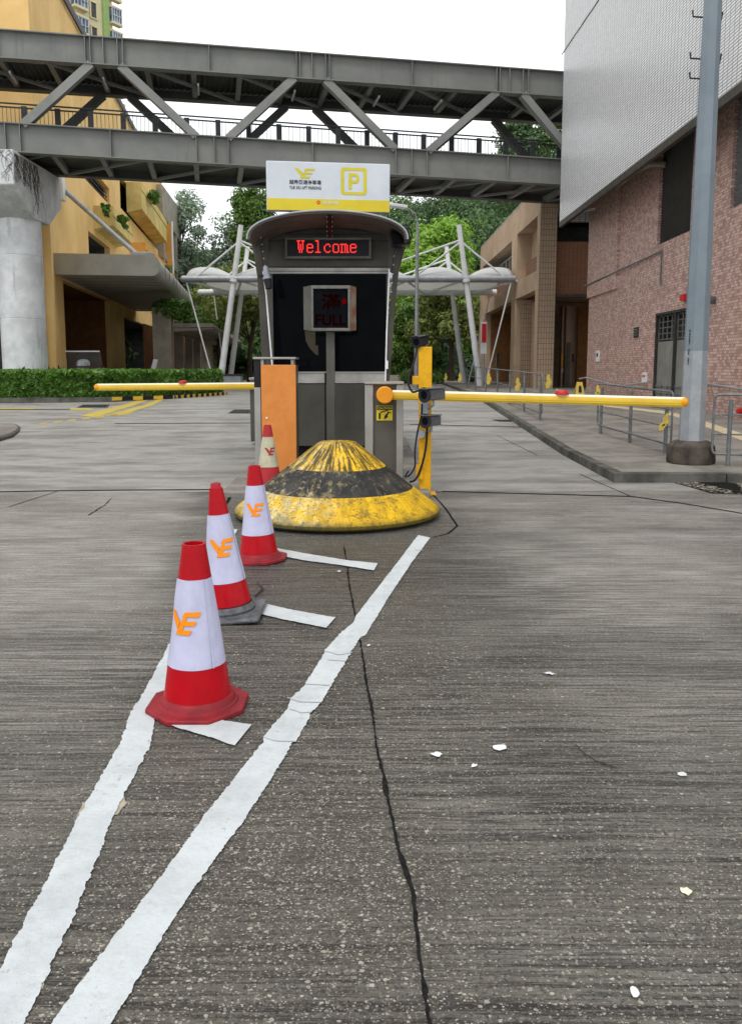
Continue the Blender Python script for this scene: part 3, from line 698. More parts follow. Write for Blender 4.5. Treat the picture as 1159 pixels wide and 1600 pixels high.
kh = MB(); khp = [(-34,27.2),(-12.6,27.4),(-9.1,28.2),(-7.3,30.0),(-6.15,34.2)]
for a, b in zip(khp[:-1], khp[1:]):
    kh.hexa([(a[0],a[1],.3*1),(a[0],a[1]+.2,.3),(b[0]-.0,b[1]+.2,.3),(b[0],b[1],.3),(a[0],a[1],.50),(a[0],a[1]+.2,.50),(b[0],b[1]+.2,.50),(b[0],b[1],.50)])
kh.build('hedge_kerb', M['kerb'], kind='structure')
# yellow and black blocks on the kerb
for nm, par in (('yellow_kerb_paint', 0), ('black_kerb_paint', 1)):
    m = MB(); n = 25
    for k in range(n):
        if k % 2 != par: continue
        def kp(u):
            if u < .25: a, b, w = khp[2], khp[3], u/.25
            else: a, b, w = khp[3], khp[4], (u-.25)/.75
            return Vector((a[0]+(b[0]-a[0])*w, a[1]+(b[1]-a[1])*w, 0))
        a, b = kp(k/n), kp((k+.93)/n); o = Vector((.012,-.012,0))
        m.hexa([(a.x+.01,a.y-.01,.385),(b.x+.01,b.y-.01,.385),(b.x,b.y+.12,.385),(a.x,a.y+.12,.385),(a.x+.01,a.y-.01,.506),(b.x+.01,b.y-.01,.506),(b.x,b.y+.12,.506),(a.x,a.y+.12,.506)])
    m.build(nm, M['arm_yellow' if par == 0 else 'ink'], smooth=False, kind='structure')
for (px, lb) in ((82,'dark red cordyline clump right of the bridge pier'),(2,'dark red cordyline clump left of the bridge pier'),(140,'dark red cordyline clump beside the steel bin')):
    c = P(px, 575, 35.3); t = thing('cordyline_plant', lb, 'plant', (c.x, c.y, .4)); m = MB()
    for k in range(46):
        a = random.random()*6.28; r = random.uniform(.1,.7); x, y = c.x+random.uniform(-.6,.6), c.y+random.uniform(-.3,.3); z = random.uniform(.9,1.25)
        e = Vector((math.cos(a)*r*.5, math.sin(a)*r*.5, random.uniform(.25,.6))); s = Vector((-math.sin(a), math.cos(a), 0))*.035
        b0 = Vector((x,y,z)); m.add([b0-s, b0+s, b0+e*.6+s*1.2, b0+e, b0+e*.6-s*1.2], [(0,1,2,3,4)])
    m.build('leaves', M['leaf_red'], t, smooth=False)
    m = MB()
    for k in range(4): m.tube((c.x-.4+.25*k, c.y, .4), (c.x-.4+.25*k, c.y, 1.1), .03, .02, 6)
    m.build('stem', M['bark'], t)

# ================================================================== FOOTBRIDGE
A0 = Vector((-14.6, 31.5, 0)); B0 = Vector((8.55, 36.05, 0)); bd = (B0-A0).normalized(); bn = Vector((-bd.y, bd.x, 0)); BL = (B0-A0).length; BW = 3.5
def bpt(s, w, z): return A0 + bd*s + bn*w + Vector((0,0,z))
def bs(px):                             # distance along the bridge for a photo column (near face)
    d = ray(px, 150); k = d.x/d.y       # x = k*y
    return (k*A0.y - A0.x)/(bd.x - k*bd.y)
def zt(s): return 14.05
def zl(s): return 10.74 - .27*s/BL      # top of lower girder
br = thing('footbridge', 'grey steel truss footbridge spanning above the road', 'bridge', (-3, 33.6, 0))
S0, S1 = -9.0, BL+3.2
def girder(name, w, ztop, h, fw, mat):
    web = MB()
    a, b = S0, S1
    def seg(w0, w1, za0, za1, zb0, zb1):
        web.hexa([bpt(a,w0,za0), bpt(b,w0,zb0), bpt(b,w1,zb0), bpt(a,w1,za0), bpt(a,w0,za1), bpt(b,w0,zb1), bpt(b,w1,zb1), bpt(a,w1,za1)])
    za, zb = ztop(a), ztop(b)
    seg(w-.02, w+.02, za-h+.04, za-.04, zb-h+.04, zb-.04)
    seg(w-fw/2, w+fw/2, za-.04, za, zb-.04, zb); seg(w-fw/2, w+fw/2, za-h, za-h+.04, zb-h, zb-h+.04)
    return web.build(name, mat, br, smooth=False)
girder('top_girder', 0, zt, 1.03, .42, M['steel_br']); girder('bottom_girder', 0, zl, 1.08, .42, M['steel_br'])
girder('top_girder', BW, zt, 1.03, .42, M['steel_br_shade']); girder('bottom_girder', BW, zl, 1.08, .42, M['steel_br_shade'])
for px in (0.5,137,145,165,187,195,328,463,468,487,508,514,642,773,778,793,814,822):
    s = bs(px); MB().hexa([bpt(s-.015,-.2,13.06), bpt(s+.015,-.2,13.06), bpt(s+.015,-.021,13.06), bpt(s-.015,-.021,13.06), bpt(s-.015,-.2,14.01), bpt(s+.015,-.2,14.01), bpt(s+.015,-.021,14.01), bpt(s-.015,-.021,14.01)]).build('stiffener', M['steel_br'], br, smooth=False)
for px in (7,30,171,305,333,355,487,617,642,666,793):
    s = bs(px); z1 = zl(s)-.045; z0 = z1-.99
    MB().hexa([bpt(s-.015,-.2,z0), bpt(s+.015,-.2,z0), bpt(s+.015,-.021,z0), bpt(s-.015,-.021,z0), bpt(s-.015,-.2,z1), bpt(s+.015,-.2,z1), bpt(s+.015,-.021,z1), bpt(s-.015,-.021,z1)]).build('stiffener', M['steel_br'], br, smooth=False)
diag = [(35,145),(305,190),(355,460),(617,508),(668,775),(905,815),(-290,-50)]
for pb, pt_ in diag:
    for w, mt, dw in ((0,'steel_br_light',.0),(BW,'steel_br_shade',0)):
        s0, s1 = bs(pb), bs(pt_); zb = zl(s0); 
        MB().bar(bpt(s0,w,zb-.05), bpt(s1,w,13.05), .30, .34, up=bn).build('diagonal_brace', M[mt], br, smooth=False)
s = S0+.6; k = 0
while s < S1:
    MB().bar(bpt(s,.02,13.2), bpt(s,BW-.02,13.2), .2, .22).build('roof_beam', M['steel_br_light'], br, smooth=False)
    MB().bar(bpt(s,.02,zl(s)-.92), bpt(s,BW-.02,zl(s)-.92), .2, .24).build('floor_beam', M['steel_br_light'], br, smooth=False)
    if k % 2 == 0:
        MB().bar(bpt(s,.1,13.05), bpt(s+3.6,BW-.1,13.05), .14, .1).build('wind_brace', M['steel_br'], br, smooth=False)
        MB().bar(bpt(s,BW-.1,zl(s)-1.02), bpt(s+3.6,.1,zl(s)-1.02), .14, .1).build('wind_brace', M['steel_br'], br, smooth=False)
    s += 1.8; k += 1
rf = MB(); n = 150
for k in range(n):          # corrugated roof sheet
    a = S0+(S1-S0)*k/n; b = S0+(S1-S0)*(k+.5)/n; c = S0+(S1-S0)*(k+1)/n
    for (p, q, zp, zq) in ((a,b,13.4,13.48),(b,c,13.48,13.4)): rf.quad(bpt(p,0.03,zp), bpt(q,0.03,zq), bpt(q,BW-.03,zq), bpt(p,BW-.03,zp))
rf.build('roof_sheet', M['deck'], br, smooth=False)
MB().hexa([bpt(S0,.03,zl(S0)-.74), bpt(S1,.03,zl(S1)-.74), bpt(S1,BW-.03,zl(S1)-.74), bpt(S0,BW-.03,zl(S0)-.74), bpt(S0,.03,zl(S0)-.6), bpt(S1,.03,zl(S1)-.6), bpt(S1,BW-.03,zl(S1)-.6), bpt(S0,BW-.03,zl(S0)-.6)]).build('walkway_deck', M['deck'], br, smooth=False)
for w in (.45, BW-.35):
    rl = MB()
    for dz in (.86, .72): rl.bar(bpt(S0,w,zl(S0)+dz), bpt(S1,w,zl(S1)+dz), .05, .05)
    rl.bar(bpt(S0,w,zl(S0)-.45), bpt(S1,w,zl(S1)-.45), .04, .04)
    ss = S0
    while ss < S1: rl.bar(bpt(ss,w,zl(ss)-.5), bpt(ss,w,zl(ss)+.72), .018, .018, up=bd); ss += .15
    ro = rl.build('railing', M['rail_dark'], br, smooth=False)
    if w < 1:
        ss = bs(33)-6*1.22
        while ss < S1: MB().bar(bpt(ss,w,zl(ss)-.55), bpt(ss,w,zl(ss)+.78), .2, .1, up=bn).build('railing_post', M['rail_dark'], ro, smooth=False); ss += 1.22
for px in (-40, 8, 158, 310, 465, 600, 700):
    s = bs(px); MB().bar(bpt(s,1.0,12.92), bpt(s,2.2,12.92), .07, .09).build('tube_light', M['white_steel'], br, smooth=False)

# pier
pc = Vector((-14.25, 33.3, 0))
pr = thing('bridge_pier', 'pale stained round concrete pier under the footbridge', 'pier', (pc.x, pc.y, .38))
MB().lathe([(.87,.0),(.87,3.1),(.855,3.12),(.87,3.14),(.87,5.6),(.855,5.62),(.87,5.64),(.87,7.6)], (pc.x,pc.y,.38), 48).build('column', M['conc_white'], pr)
cp = MB(); x0, x1 = pc.x-1.7, pc.x+.92
cp.prism([(x0,31.0,9.62),(x0,31.0,8.35),(x0,32.45,7.4),(x0,34.2,7.4),(x0,35.6,8.35),(x0,35.6,9.62)], (x1-x0,0,0))
cp.build('pier_cap', M['conc_white'], pr, bevel=.04)
vn = thing('dry_vine', 'bare brown vine creeping over the pier cap', 'vine', (pc.x+.9, 31.2, 7.2)); m = MB()
for k in range(90):
    if random.random() < .5: p = Vector((pc.x+.935, random.uniform(31.1,33.2), 9.5)); ax = 1
    else: p = Vector((random.uniform(pc.x-1.5,pc.x+.9), 30.985, 9.6)); ax = 0
    pts_ = [p.copy()]
    for j in range(random.randint(5,12)):
        dlt = Vector((0, random.uniform(-.22,.22), -random.uniform(.08,.26))) if ax == 1 else Vector((random.uniform(-.22,.22), 0, -random.uniform(.06,.2)))
        p = p+dlt
        if ax == 0: p.x = min(p.x, pc.x+.9)
        if (ax == 0 and p.z < 8.4) or (ax == 1 and p.z < 8.45 and p.y < 32.4) or p.z < 7.5: break
        p.y = max(p.y, 31.02) if ax == 1 else p.y
        pts_.append(p.copy())
    if len(pts_) > 2: m.path(pts_, .006, 4)
m.build('stems', M['vine'], vn, smooth=False)

# ================================================================== facade helper
def facade(parent, o, u, n, L, z0, z1, ops, wall, inner, t=.3, D=3.0, name='wall', iname='recess'):
    """wall sheet with real openings; o=(x,y) start, u along, n outward; ops: (s0,s1,za,zb[,depth][,inner])"""
    o = Vector((*o,0)); u = Vector((*u,0)).normalized(); n = Vector((*n,0)).normalized()
    def p(s, z, d=0): return o + u*s - n*d + Vector((0,0,z))
    ss = sorted({0, L, *[q[0] for q in ops], *[q[1] for q in ops]}); zs = sorted({z0, z1, *[q[2] for q in ops], *[q[3] for q in ops]})
    w = MB()
    for i in range(len(ss)-1):
        for j in range(len(zs)-1):
            sm, zm = (ss[i]+ss[i+1])/2, (zs[j]+zs[j+1])/2
            if any(q[0] < sm < q[1] and q[2] < zm < q[3] for q in ops): continue
            w.quad(p(ss[i],zs[j]), p(ss[i+1],zs[j]), p(ss[i+1],zs[j+1]), p(ss[i],zs[j+1]))
    for q in ops:
        a, b, c, d = q[:4]
        for (s1_, z1_, s2_, z2_) in ((a,c,b,c),(b,c,b,d),(b,d,a,d),(a,d,a,c)): w.quad(p(s1_,z1_), p(s1_,z1_,t), p(s2_,z2_,t), p(s2_,z2_))
    wo = w.build(name, wall, parent, smooth=False)
    for q in ops:
        a, b, c, d = q[:4]; dd = q[4] if len(q) > 4 else D; im = q[5] if len(q) > 5 else inner
        r = MB()
        for (s1_, z1_, s2_, z2_) in ((a,c,b,c),(b,c,b,d),(b,d,a,d),(a,d,a,c)): r.quad(p(s1_,z1_,t), p(s1_,z1_,dd), p(s2_,z2_,dd), p(s2_,z2_,t))
        r.quad(p(a,c,dd), p(b,c,dd), p(b,d,dd), p(a,d,dd)); r.build(iname, im, parent, smooth=False)
    return p

# ================================================================== YELLOW BUILDING LEFT
LK = -.136; LX0 = -9.87                       # side plane X = LX0 + LK*Y
def LP(px, py): return PX(px, py, LX0, LK)
uL = Vector((LK,1,0)).normalized(); nL = Vector((1,-LK,0)).normalized()
c0 = Vector((LX0+LK*37, 37, 0))
def sL(Y): return (Y-37)*math.sqrt(1+LK*LK)
yb = thing('yellow_building', 'yellow rendered building with balconies along the left road', 'building', (c0.x, c0.y, .38))
_y = lambda px, py: LP(px, py).y
_z = lambda px, py: LP(px, py).z
SY = [(41,53.6,.4,5.9,5.0,M['interior_brown']), (58.8,78,.4,5.2,7.0,M['interior_grey']), (_y(139,385),_y(172,390),6.9,_z(139,361),1.6,M['interior_grey']),
      (_y(135,300),_y(171,300),_z(171,320),_z(150,270),2.2,M['interior_grey']), (_y(189,330),_y(254,330),_z(240,383),_z(240,345),3.5,M['interior_grey'])]
ROOFZ = _z(209,201)
SY = [(sL(a),sL(b),c,d,e,g) for a,b,c,d,e,g in SY]
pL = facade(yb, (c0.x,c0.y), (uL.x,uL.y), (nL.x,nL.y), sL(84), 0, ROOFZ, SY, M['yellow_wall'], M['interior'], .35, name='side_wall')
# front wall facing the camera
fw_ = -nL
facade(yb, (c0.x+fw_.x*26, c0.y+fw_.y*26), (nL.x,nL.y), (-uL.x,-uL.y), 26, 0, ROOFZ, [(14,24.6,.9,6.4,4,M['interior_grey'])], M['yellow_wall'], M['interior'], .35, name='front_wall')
MB().quad(pL(0,ROOFZ), pL(sL(84),ROOFZ), pL(sL(84),ROOFZ,26), pL(0,ROOFZ,26)).build('roof', M['conc_grey'], yb, smooth=False)
MB().quad(pL(sL(84),0), pL(sL(84),0,26), pL(sL(84),ROOFZ,26), pL(sL(84),ROOFZ)).build('end_wall', M['yellow_wall'], yb, smooth=False)
m = MB(); m.bar(pL(0,ROOFZ+.12,.1), pL(sL(84),ROOFZ+.12,.1), .35, .28); m.bar(pL(.2,ROOFZ-.3,-.12), pL(sL(84),ROOFZ-.3,-.12), .1, .12); m.build('parapet_coping', M['rail_dark'], yb, smooth=False)
MB().bar(pL(.35,.38,-.14), pL(.35,9.0,-.14), .55, .28, up=uL).build('corner_pilaster', M['yellow_wall'], yb, smooth=False)
def planter(Y0, Y1, z0, z1, d, mat):
    m = MB(); a, b = sL(Y0), sL(Y1)
    def q(s, dd, z): return pL(s, z, -dd)
    prof = [(0,z0-.25),(d,z0),(d,z1-.55),(d+.05,z1-.55),(d+.05,z1),(0,z1)]
    va = [q(a,x,z) for x,z in prof]; n = len(prof)
    m.prism(va, (q(b,0,0)-q(a,0,0)))
    o = m.build('planter_box', mat, yb, smooth=False)
    return o
def plp(px, py, d=1.1): return PX(px, py, LX0+d, LK)
planter(plp(175,322).y, plp(206,352).y, plp(175,350).z, plp(175,321).z, 1.1, M['yellow_planter'])
planter(plp(226,378).y, 83, plp(226,420).z, plp(226,378).z, 1.1, M['orange_wall'])
planter(plp(220,285).y, plp(259,330).y, plp(220,324).z, plp(220,284).z, 1.1, M['yellow_planter'])
# window mullions, railings in openings
m = MB(); m.bar(pL(SY[2][0]+.1,7.9,.2), pL(SY[2][1]-.1,7.9,.2), .05, .05); m.build('window_bar', M['rail_dark'], yb, smooth=False)
m = MB()
for z in (.25,.5,.75): m.bar(pL(SY[3][0]+.1,SY[3][2]+z,.15), pL(SY[3][1]-.1,SY[3][2]+z,.15), .04, .04)
m.build('balcony_rail', M['rail_dark'], yb, smooth=False)
m = MB(); m.bar(pL(sL(_y(252,360)),.4,-.2), pL(sL(_y(252,360)),16,-.2), .25, 1.6, up=nL); m.build('orange_strip', M['orange_wall'], yb, smooth=False)
m = MB(); m.tube(pL(sL(_y(260,360)),6,-.5), pL(sL(_y(260,360)),17,-.5), .22, .22, 10); m.build('drain_pipe', M['white_steel'], yb)
def bush_on(label, px, py, Y, r, n=500, mat='leaf_hedge', hang=.5):
    c = P(px, py, Y); t = thing('planter_plant', label, 'plant', c)
    PP=[]; NN=[]
    for k in range(16):
        u = random.uniform(-2.2,2.2)*r; p, q = blob_pts((c.x+uL.x*u+random.uniform(-.3,.3)*r, c.y+uL.y*u, c.z-random.random()*hang+random.uniform(-.1,.15)), r*random.uniform(.2,.45), n//12); PP.append(p); NN.append(q)
    leaf_mesh('foliage', np.vstack(PP), np.vstack(NN), .11, M[mat], t)
bush_on('green plant spilling over the lower balcony planter', 193, 338, 50, .5, 420)
bush_on('small green plant at the window above the lower planter', 165, 321, 48.0, .35, 260)
bush_on('green plants trailing over the upper balcony planter', 240, 299, 66, .75, 800, hang=.8)
bush_on('pale plant at the far end of the orange balcony', 262, 418, 76, .8, 500, 'leaf_olive')

# metal canopy
cn = thing('entrance_canopy', 'grey metal clad canopy with a rounded outer edge', 'canopy', (-13, 45, 5.9))
oc = Vector((-4.94-.144*40, 40, 0)); uc = Vector((-.144,1,0)).normalized()
prof = [(-4.75,6.0),(0,6.0)]+[(.5*math.sin(a)*.8, 6.5-.5*math.cos(a)) for a in [math.pi*i/10 for i in range(11)]]+[(-4.75,7.0)]
nc = Vector((1,.144,0)).normalized()
m = MB(); m.prism([oc+nc*x*1.0+Vector((0,0,z)) for x, z in prof], uc*25.5); m.build('canopy_body', M['metal_canopy'], cn)
m = MB()
for s_ in (-.003,): m.prism([oc+Vector((-.2,0,0))-uc*.006+nc*x+Vector((0,0,z)) for x, z in ((.01,6.02),(.05,6.02),(.05,6.98),(.01,6.98))], -uc*.004)
for k in range(1,12): m.prism([oc+uc*(k*2.1)+nc*x+Vector((0,0,z)) for x, z in ((.41,6.2),(.425,6.2),(.425,6.8),(.41,6.8))], uc*.04)
for k in range(1,16): m.prism([oc+uc*(k*1.5)+nc*x+Vector((0,0,z)) for x, z in ((-4.4,5.99),(-.1,5.99),(-.1,5.996),(-4.4,5.996))], uc*.035)
m.build('panel_joints', M['rail_dark'], cn, smooth=False)
ta = LP(95,298); tb = Vector((-11.5, 40.9, 7.0))
m = MB(); m.tube(ta+nL*.2, tb, .12, .12, 12); m.build('tie_rod', M['galv'], cn)
ta2 = LP(150,345)
m = MB(); m.obox(ta+Vector((.1,-.3,.1)), nL, uL, (0,0,1), .2, .28, .65); m.build('wall_bracket', M['white_steel'], cn, bevel=.04)
m = MB(); m.box(-11.9,-10.9,40.7,41.5,6.99,7.25); m.build('anchor_plate', M['galv'], cn, bevel=.03)

# grey parking frame beyond
gf = thing('parking_structure', 'grey concrete open frame structure beyond the yellow building', 'building', (LX0+LK*86, 86, .38))
def fL(Y, z, d=0): return Vector((LX0+.6+LK*Y - d, Y, z))
F0, F1 = 80.0, 98.0
za0, za1 = P(266,335,F0).z, P(266,288,F0).z; zb1 = P(290,328,F1).z
m = MB()
m.hexa([fL(F0,za0,6),fL(F0,za0),fL(F1,za0),fL(F1,za0,6),fL(F0,za1,6),fL(F0,za1),fL(F1,zb1),fL(F1,zb1,6)]); m.build('parapet', M['conc_grey'], gf, smooth=False)
for (za, zb) in ((P(266,403,F0).z,P(266,392,F0).z),(P(266,450,F0).z,P(266,438,F0).z)):
    MB().hexa([fL(F0,za,6),fL(F0,za),fL(F1,za),fL(F1,za,6),fL(F0,zb,6),fL(F0,zb),fL(F1,zb),fL(F1,zb,6)]).build('floor_slab', M['conc_grey'], gf, smooth=False)
for Y, w_ in ((F0+.2,.8), (F1-6,1.6), (F1-1.2,1.0)):
    MB().hexa([fL(Y,.3,1.2),fL(Y,.3,.02),fL(Y+w_,.3,.02),fL(Y+w_,.3,1.2),fL(Y,za0,1.2),fL(Y,za0,.02),fL(Y+w_,za0,.02),fL(Y+w_,za0,1.2)]).build('column', M['conc_grey'], gf, smooth=False)

# tower
tw = thing('apartment_tower', 'cream high rise apartment tower behind the yellow building', 'building', (-48, 95, 0))
tc = Vector((-33.5,110,0)); tu = Vector((-.62,-1,0)).normalized(); tn = Vector((1,-.62,0)).normalized()
def tp(s, z, d=0): return tc + tu*s + tn*d + Vector((0,0,z))
MB().hexa([tp(0,0,-16),tp(0,0),tp(30,0),tp(30,0,-16),tp(0,66,-16),tp(0,66),tp(30,66),tp(30,66,-16)]).build('wall', M['tower'], tw, smooth=False)
def ts(px):
    d = ray(px, 60); k = d.x/d.y; return (k*tc.y-tc.x)/(tu.x-k*tu.y)
sg = sorted((ts(161), ts(170)))
MB().hexa([tp(sg[0],0,0),tp(sg[0],0,.35),tp(sg[1],0,.35),tp(sg[1],0,0),tp(sg[0],66,0),tp(sg[0],66,.35),tp(sg[1],66,.35),tp(sg[1],66,0)]).build('green_strip', M['tower_green'], tw, smooth=False)
fl = 2.95
zref = P(120, 50, (tc+tu*ts(120)).y).z
for k in range(-6, 8):
    z = zref + k*fl
    for (pa, pb, bay) in ((113,135,1),(171,187,1),(143,152,0)):
        a, b = sorted((ts(pa), ts(pb)))
        if bay:
            w = MB(); w.hexa([tp(a,z-.25,0),tp(a,z-.25,.75),tp(b,z-.25,.75),tp(b,z-.25,0),tp(a,z,0),tp(a,z,.75),tp(b,z,.75),tp(b,z,0)])
            w2 = MB(); w2.hexa([tp(a,z+1.75,0),tp(a,z+1.75,.75),tp(b,z+1.75,.75),tp(b,z+1.75,0),tp(a,z+1.95,0),tp(a,z+1.95,.75),tp(b,z+1.95,.75),tp(b,z+1.95,0)])
            wo = w.build('bay_window', M['tower'], tw, smooth=False); w2.build('hood', M['tower'], wo, smooth=False)
            MB().hexa([tp(a+.08,z,0),tp(a+.08,z,.62),tp(b-.08,z,.62),tp(b-.08,z,0),tp(a+.08,z+1.75,0),tp(a+.08,z+1.75,.62),tp(b-.08,z+1.75,.62),tp(b-.08,z+1.75,0)]).build('pane', M['glass_blue'], wo, smooth=False)
            f = MB()
            for q in range(5):
                s_ = a+.08+(b-a-.16)*q/4; f.bar(tp(s_,z,.66), tp(s_,z+1.75,.66), .07, .07, up=tn)
            for zz in (z+.04, z+.85, z+1.7): f.bar(tp(a+.05,zz,.69), tp(b-.05,zz,.69), .06, .06)
            f.build('window_frame', M['white_frame'], wo, smooth=False)
        else:
            w = MB(); w.hexa([tp(a,z-.4,.01),tp(a,z-.4,.06),tp(b,z-.4,.06),tp(b,z-.4,.01),tp(a,z+1.5,.01),tp(a,z+1.5,.06),tp(b,z+1.5,.06),tp(b,z+1.5,.01)]); wo = w.build('window', M['interior_grey'], tw, smooth=False)
            f = MB(); 
            for zz in (z-.45, z+1.5): f.bar(tp(a-.1,zz,.1), tp(b+.1,zz,.1), .2, .14)
            for s_ in (a-.05, b+.05): f.bar(tp(s_,z-.45,.1), tp(s_,z+1.5,.1), .2, .14, up=tn)
            f.build('window_frame', M['tower'], wo, smooth=False)

# covered walkway with vines (left middle distance)
wk = thing('covered_walkway', 'concrete covered walkway with a slatted flat roof', 'shelter', (-12.5, 50, .38))
wpts = [P(252,500,44), P(395,545,66)]
def wl(u, off, z):  # u 0..1 along, off to the left
    a = Vector((-9.35,48,0)); b = Vector((-14.3,95,0)); d = (b-a).normalized(); nn = Vector((-d.y,d.x,0))
    return a.lerp(b,u)+nn*off+Vector((0,0,z))
ZW = 4.15
m = MB(); m.hexa([wl(0,2.9,ZW-.22),wl(0,0,ZW-.22),wl(1,0,ZW-.22),wl(1,2.9,ZW-.22),wl(0,2.9,ZW),wl(0,0,ZW),wl(1,0,ZW),wl(1,2.9,ZW)]); m.build('roof_slab', M['conc_grey'], wk, smooth=False)
for k in range(24):
    u = k/24+.005; z = ZW-.224; MB().hexa([wl(u,2.85,z-.3),wl(u,.04,z-.12),wl(u+.006,.04,z-.12),wl(u+.006,2.85,z-.3),wl(u,2.85,z),wl(u,.04,z),wl(u+.006,.04,z),wl(u+.006,2.85,z)]).build('roof_rib', M['conc_grey'], wk, smooth=False)
MB().hexa([wl(-.012,3.4,.38),wl(-.012,2.35,.38),wl(.012,2.35,.38),wl(.012,3.4,.38),wl(-.012,3.4,5.0),wl(-.012,2.35,5.0),wl(.012,2.35,5.0),wl(.012,3.4,5.0)]).build('column', M['conc_grey'], wk, smooth=False)
for k in range(1,9):
    u = k*.11; MB().hexa([wl(u,2.9,.38),wl(u,2.4,.38),wl(u+.012,2.4,.38),wl(u+.012,2.9,.38),wl(u,2.9,ZW-.53),wl(u,2.4,ZW-.53),wl(u+.012,2.4,ZW-.53),wl(u+.012,2.9,ZW-.53)]).build('column', M['conc_grey'], wk, smooth=False)
MB().hexa([wl(0.02,4.2,.38),wl(0.02,4.1,.38),wl(1,4.1,.38),wl(1,4.2,.38),wl(0.02,4.2,ZW),wl(0.02,4.1,ZW),wl(1,4.1,ZW),wl(1,4.2,ZW)]).build('back_wall', M['interior_brown'], wk, smooth=False)
PP=[]; NN=[]
for k in range(26):
    u = random.random()*.3; p, q = blob_pts(tuple(wl(u, random.uniform(-.1,1.6), ZW+.1+random.uniform(0,.15))), random.uniform(.3,.5), 260, .6); PP.append(p); NN.append(q)
for k in range(26):
    u = random.random()*.03; p, q = blob_pts(tuple(wl(u-.01, random.uniform(1.6,3.2), 4.55+random.random()*.75)), random.uniform(.3,.5), 320, .8); PP.append(p); NN.append(q)
vt = thing('roof_vine', 'green vine growing over the covered walkway roof', 'vine', tuple(wl(.1,.5,4.4)))
leaf_mesh('leaves', np.vstack(PP), np.vstack(NN), .09, M['leaf_hedge'], vt)

# things at the yellow building entrance
t = thing('steel_panel', 'slanted stainless steel panel under the entrance canopy', 'panel', P(131,590,38))
a = [P(103,549,38), P(156,549,38), P(161,577,38), P(106,577,38)]
m = MB(); m.prism(a, (0,.12,0)); m.build('panel_face', M['steel_dark'], t); 
m = MB(); m.bar(a[0]+Vector((0,-.01,0)), a[1]+Vector((0,-.01,0)), .1, .06); m.build('panel_rim', M['white_steel'], t)
m = MB(); m.tube(a[3]+Vector((.3,.1,0)), Vector((a[3].x+.3,38.1,.38)), .06); m.tube(a[2]+Vector((-.3,.1,0)), Vector((a[2].x-.3,38.1,.38)), .06); m.build('leg', M['galv'], t)
bc = P(131, 575, 37.2); t = thing('litter_bin', 'small round grey steel bin before the slanted panel', 'bin', (bc.x, bc.y, .38))
MB().lathe([(.3,0),(.3,1.35),(.27,1.45),(.18,1.52),(.02,1.55)], (bc.x,bc.y,.38), 20).build('bin_body', M['galv'], t)
MB().lathe([(.31,1.15),(.315,1.2),(.31,1.24)], (bc.x,bc.y,.38), 20).build('bin_ring', M['steel_dark'], t)
t = thing('notice_board', 'small tilted white notice board near the grey column', 'sign', P(241,590,43))
a = [P(236,576,43), P(243,577,43), P(247,562,43), P(240,561,43)]; MB().prism(a, (0,.05,0)).build('board', M['white_steel'], t)
m = MB(); m.tube((a[0]+a[1])/2+Vector((0,.03,0)), Vector((((a[0]+a[1])/2).x,43.03,.38)), .03); m.build('post', M['galv'], t)
t = thing('planter_trough', 'grey steel trough at the foot of the left masts', 'planter', P(350,592,43))
c = P(355,590,43); MB().box(c.x-1.0, c.x+.8, 42.6, 43.3, .38, 1.12).build('trough', M['galv'], t, bevel=.03); MB().box(c.x-1.06, c.x+.86, 42.54, 43.36, 1.12, 1.2).build('rim', M['steel_dark'], t)

# ================================================================== TENSILE CANOPY
tcn = thing('tensile_canopy', 'white membrane canopy on slanted white masts', 'canopy', (-1, 50, .38))
ZB = 6.5
for (Y, xa, xb) in ((46,-10.55,8.1),(54,-11.3,8.3)):
    m = MB(); m.tube((xa,Y,ZB),(xb,Y,ZB), .2, .2, 14); m.sphere((xa,Y,ZB),.2); m.build('edge_tube', M['galv' if Y == 46 else 'white_steel'], tcn)
m = MB(); nu, nv = 96, 10; X0, X1 = -10.4, 8.0
for j in range(nv+1):
    for i in range(nu+1):
        u, v = i/nu, j/nv; x = X0+(X1-X0)*u
        hump = abs(math.sin(math.pi*(x+1.2)/3.4))**.7
        z = ZB+.12+(.75*hump*math.sin(math.pi*min(1,v*1.3+.02)**.8) if v*1.3 < 1 else .02)+.1*math.sin(math.pi*v)
        m.v.append((x, 46.05+7.9*v, z))
for j in range(nv):
    for i in range(nu): k = j*(nu+1)+i; m.f.append((k,k+1,k+nu+2,k+nu+1))
o = m.build('membrane', M['membrane'], tcn); sm = o.modifiers.new('s','SOLIDIFY'); sm.thickness = .02
x = X0; k = 0
while x < X1-1:
    m = MB(); m.tube((x,46,ZB-.1),(x+1.55,54,ZB-.1), .07, .07, 8); m.tube((x+1.55,54,ZB-.1),(x+3.1,46,ZB-.1), .07, .07, 8); m.build('truss_tube', M['white_steel'], tcn); x += 3.1
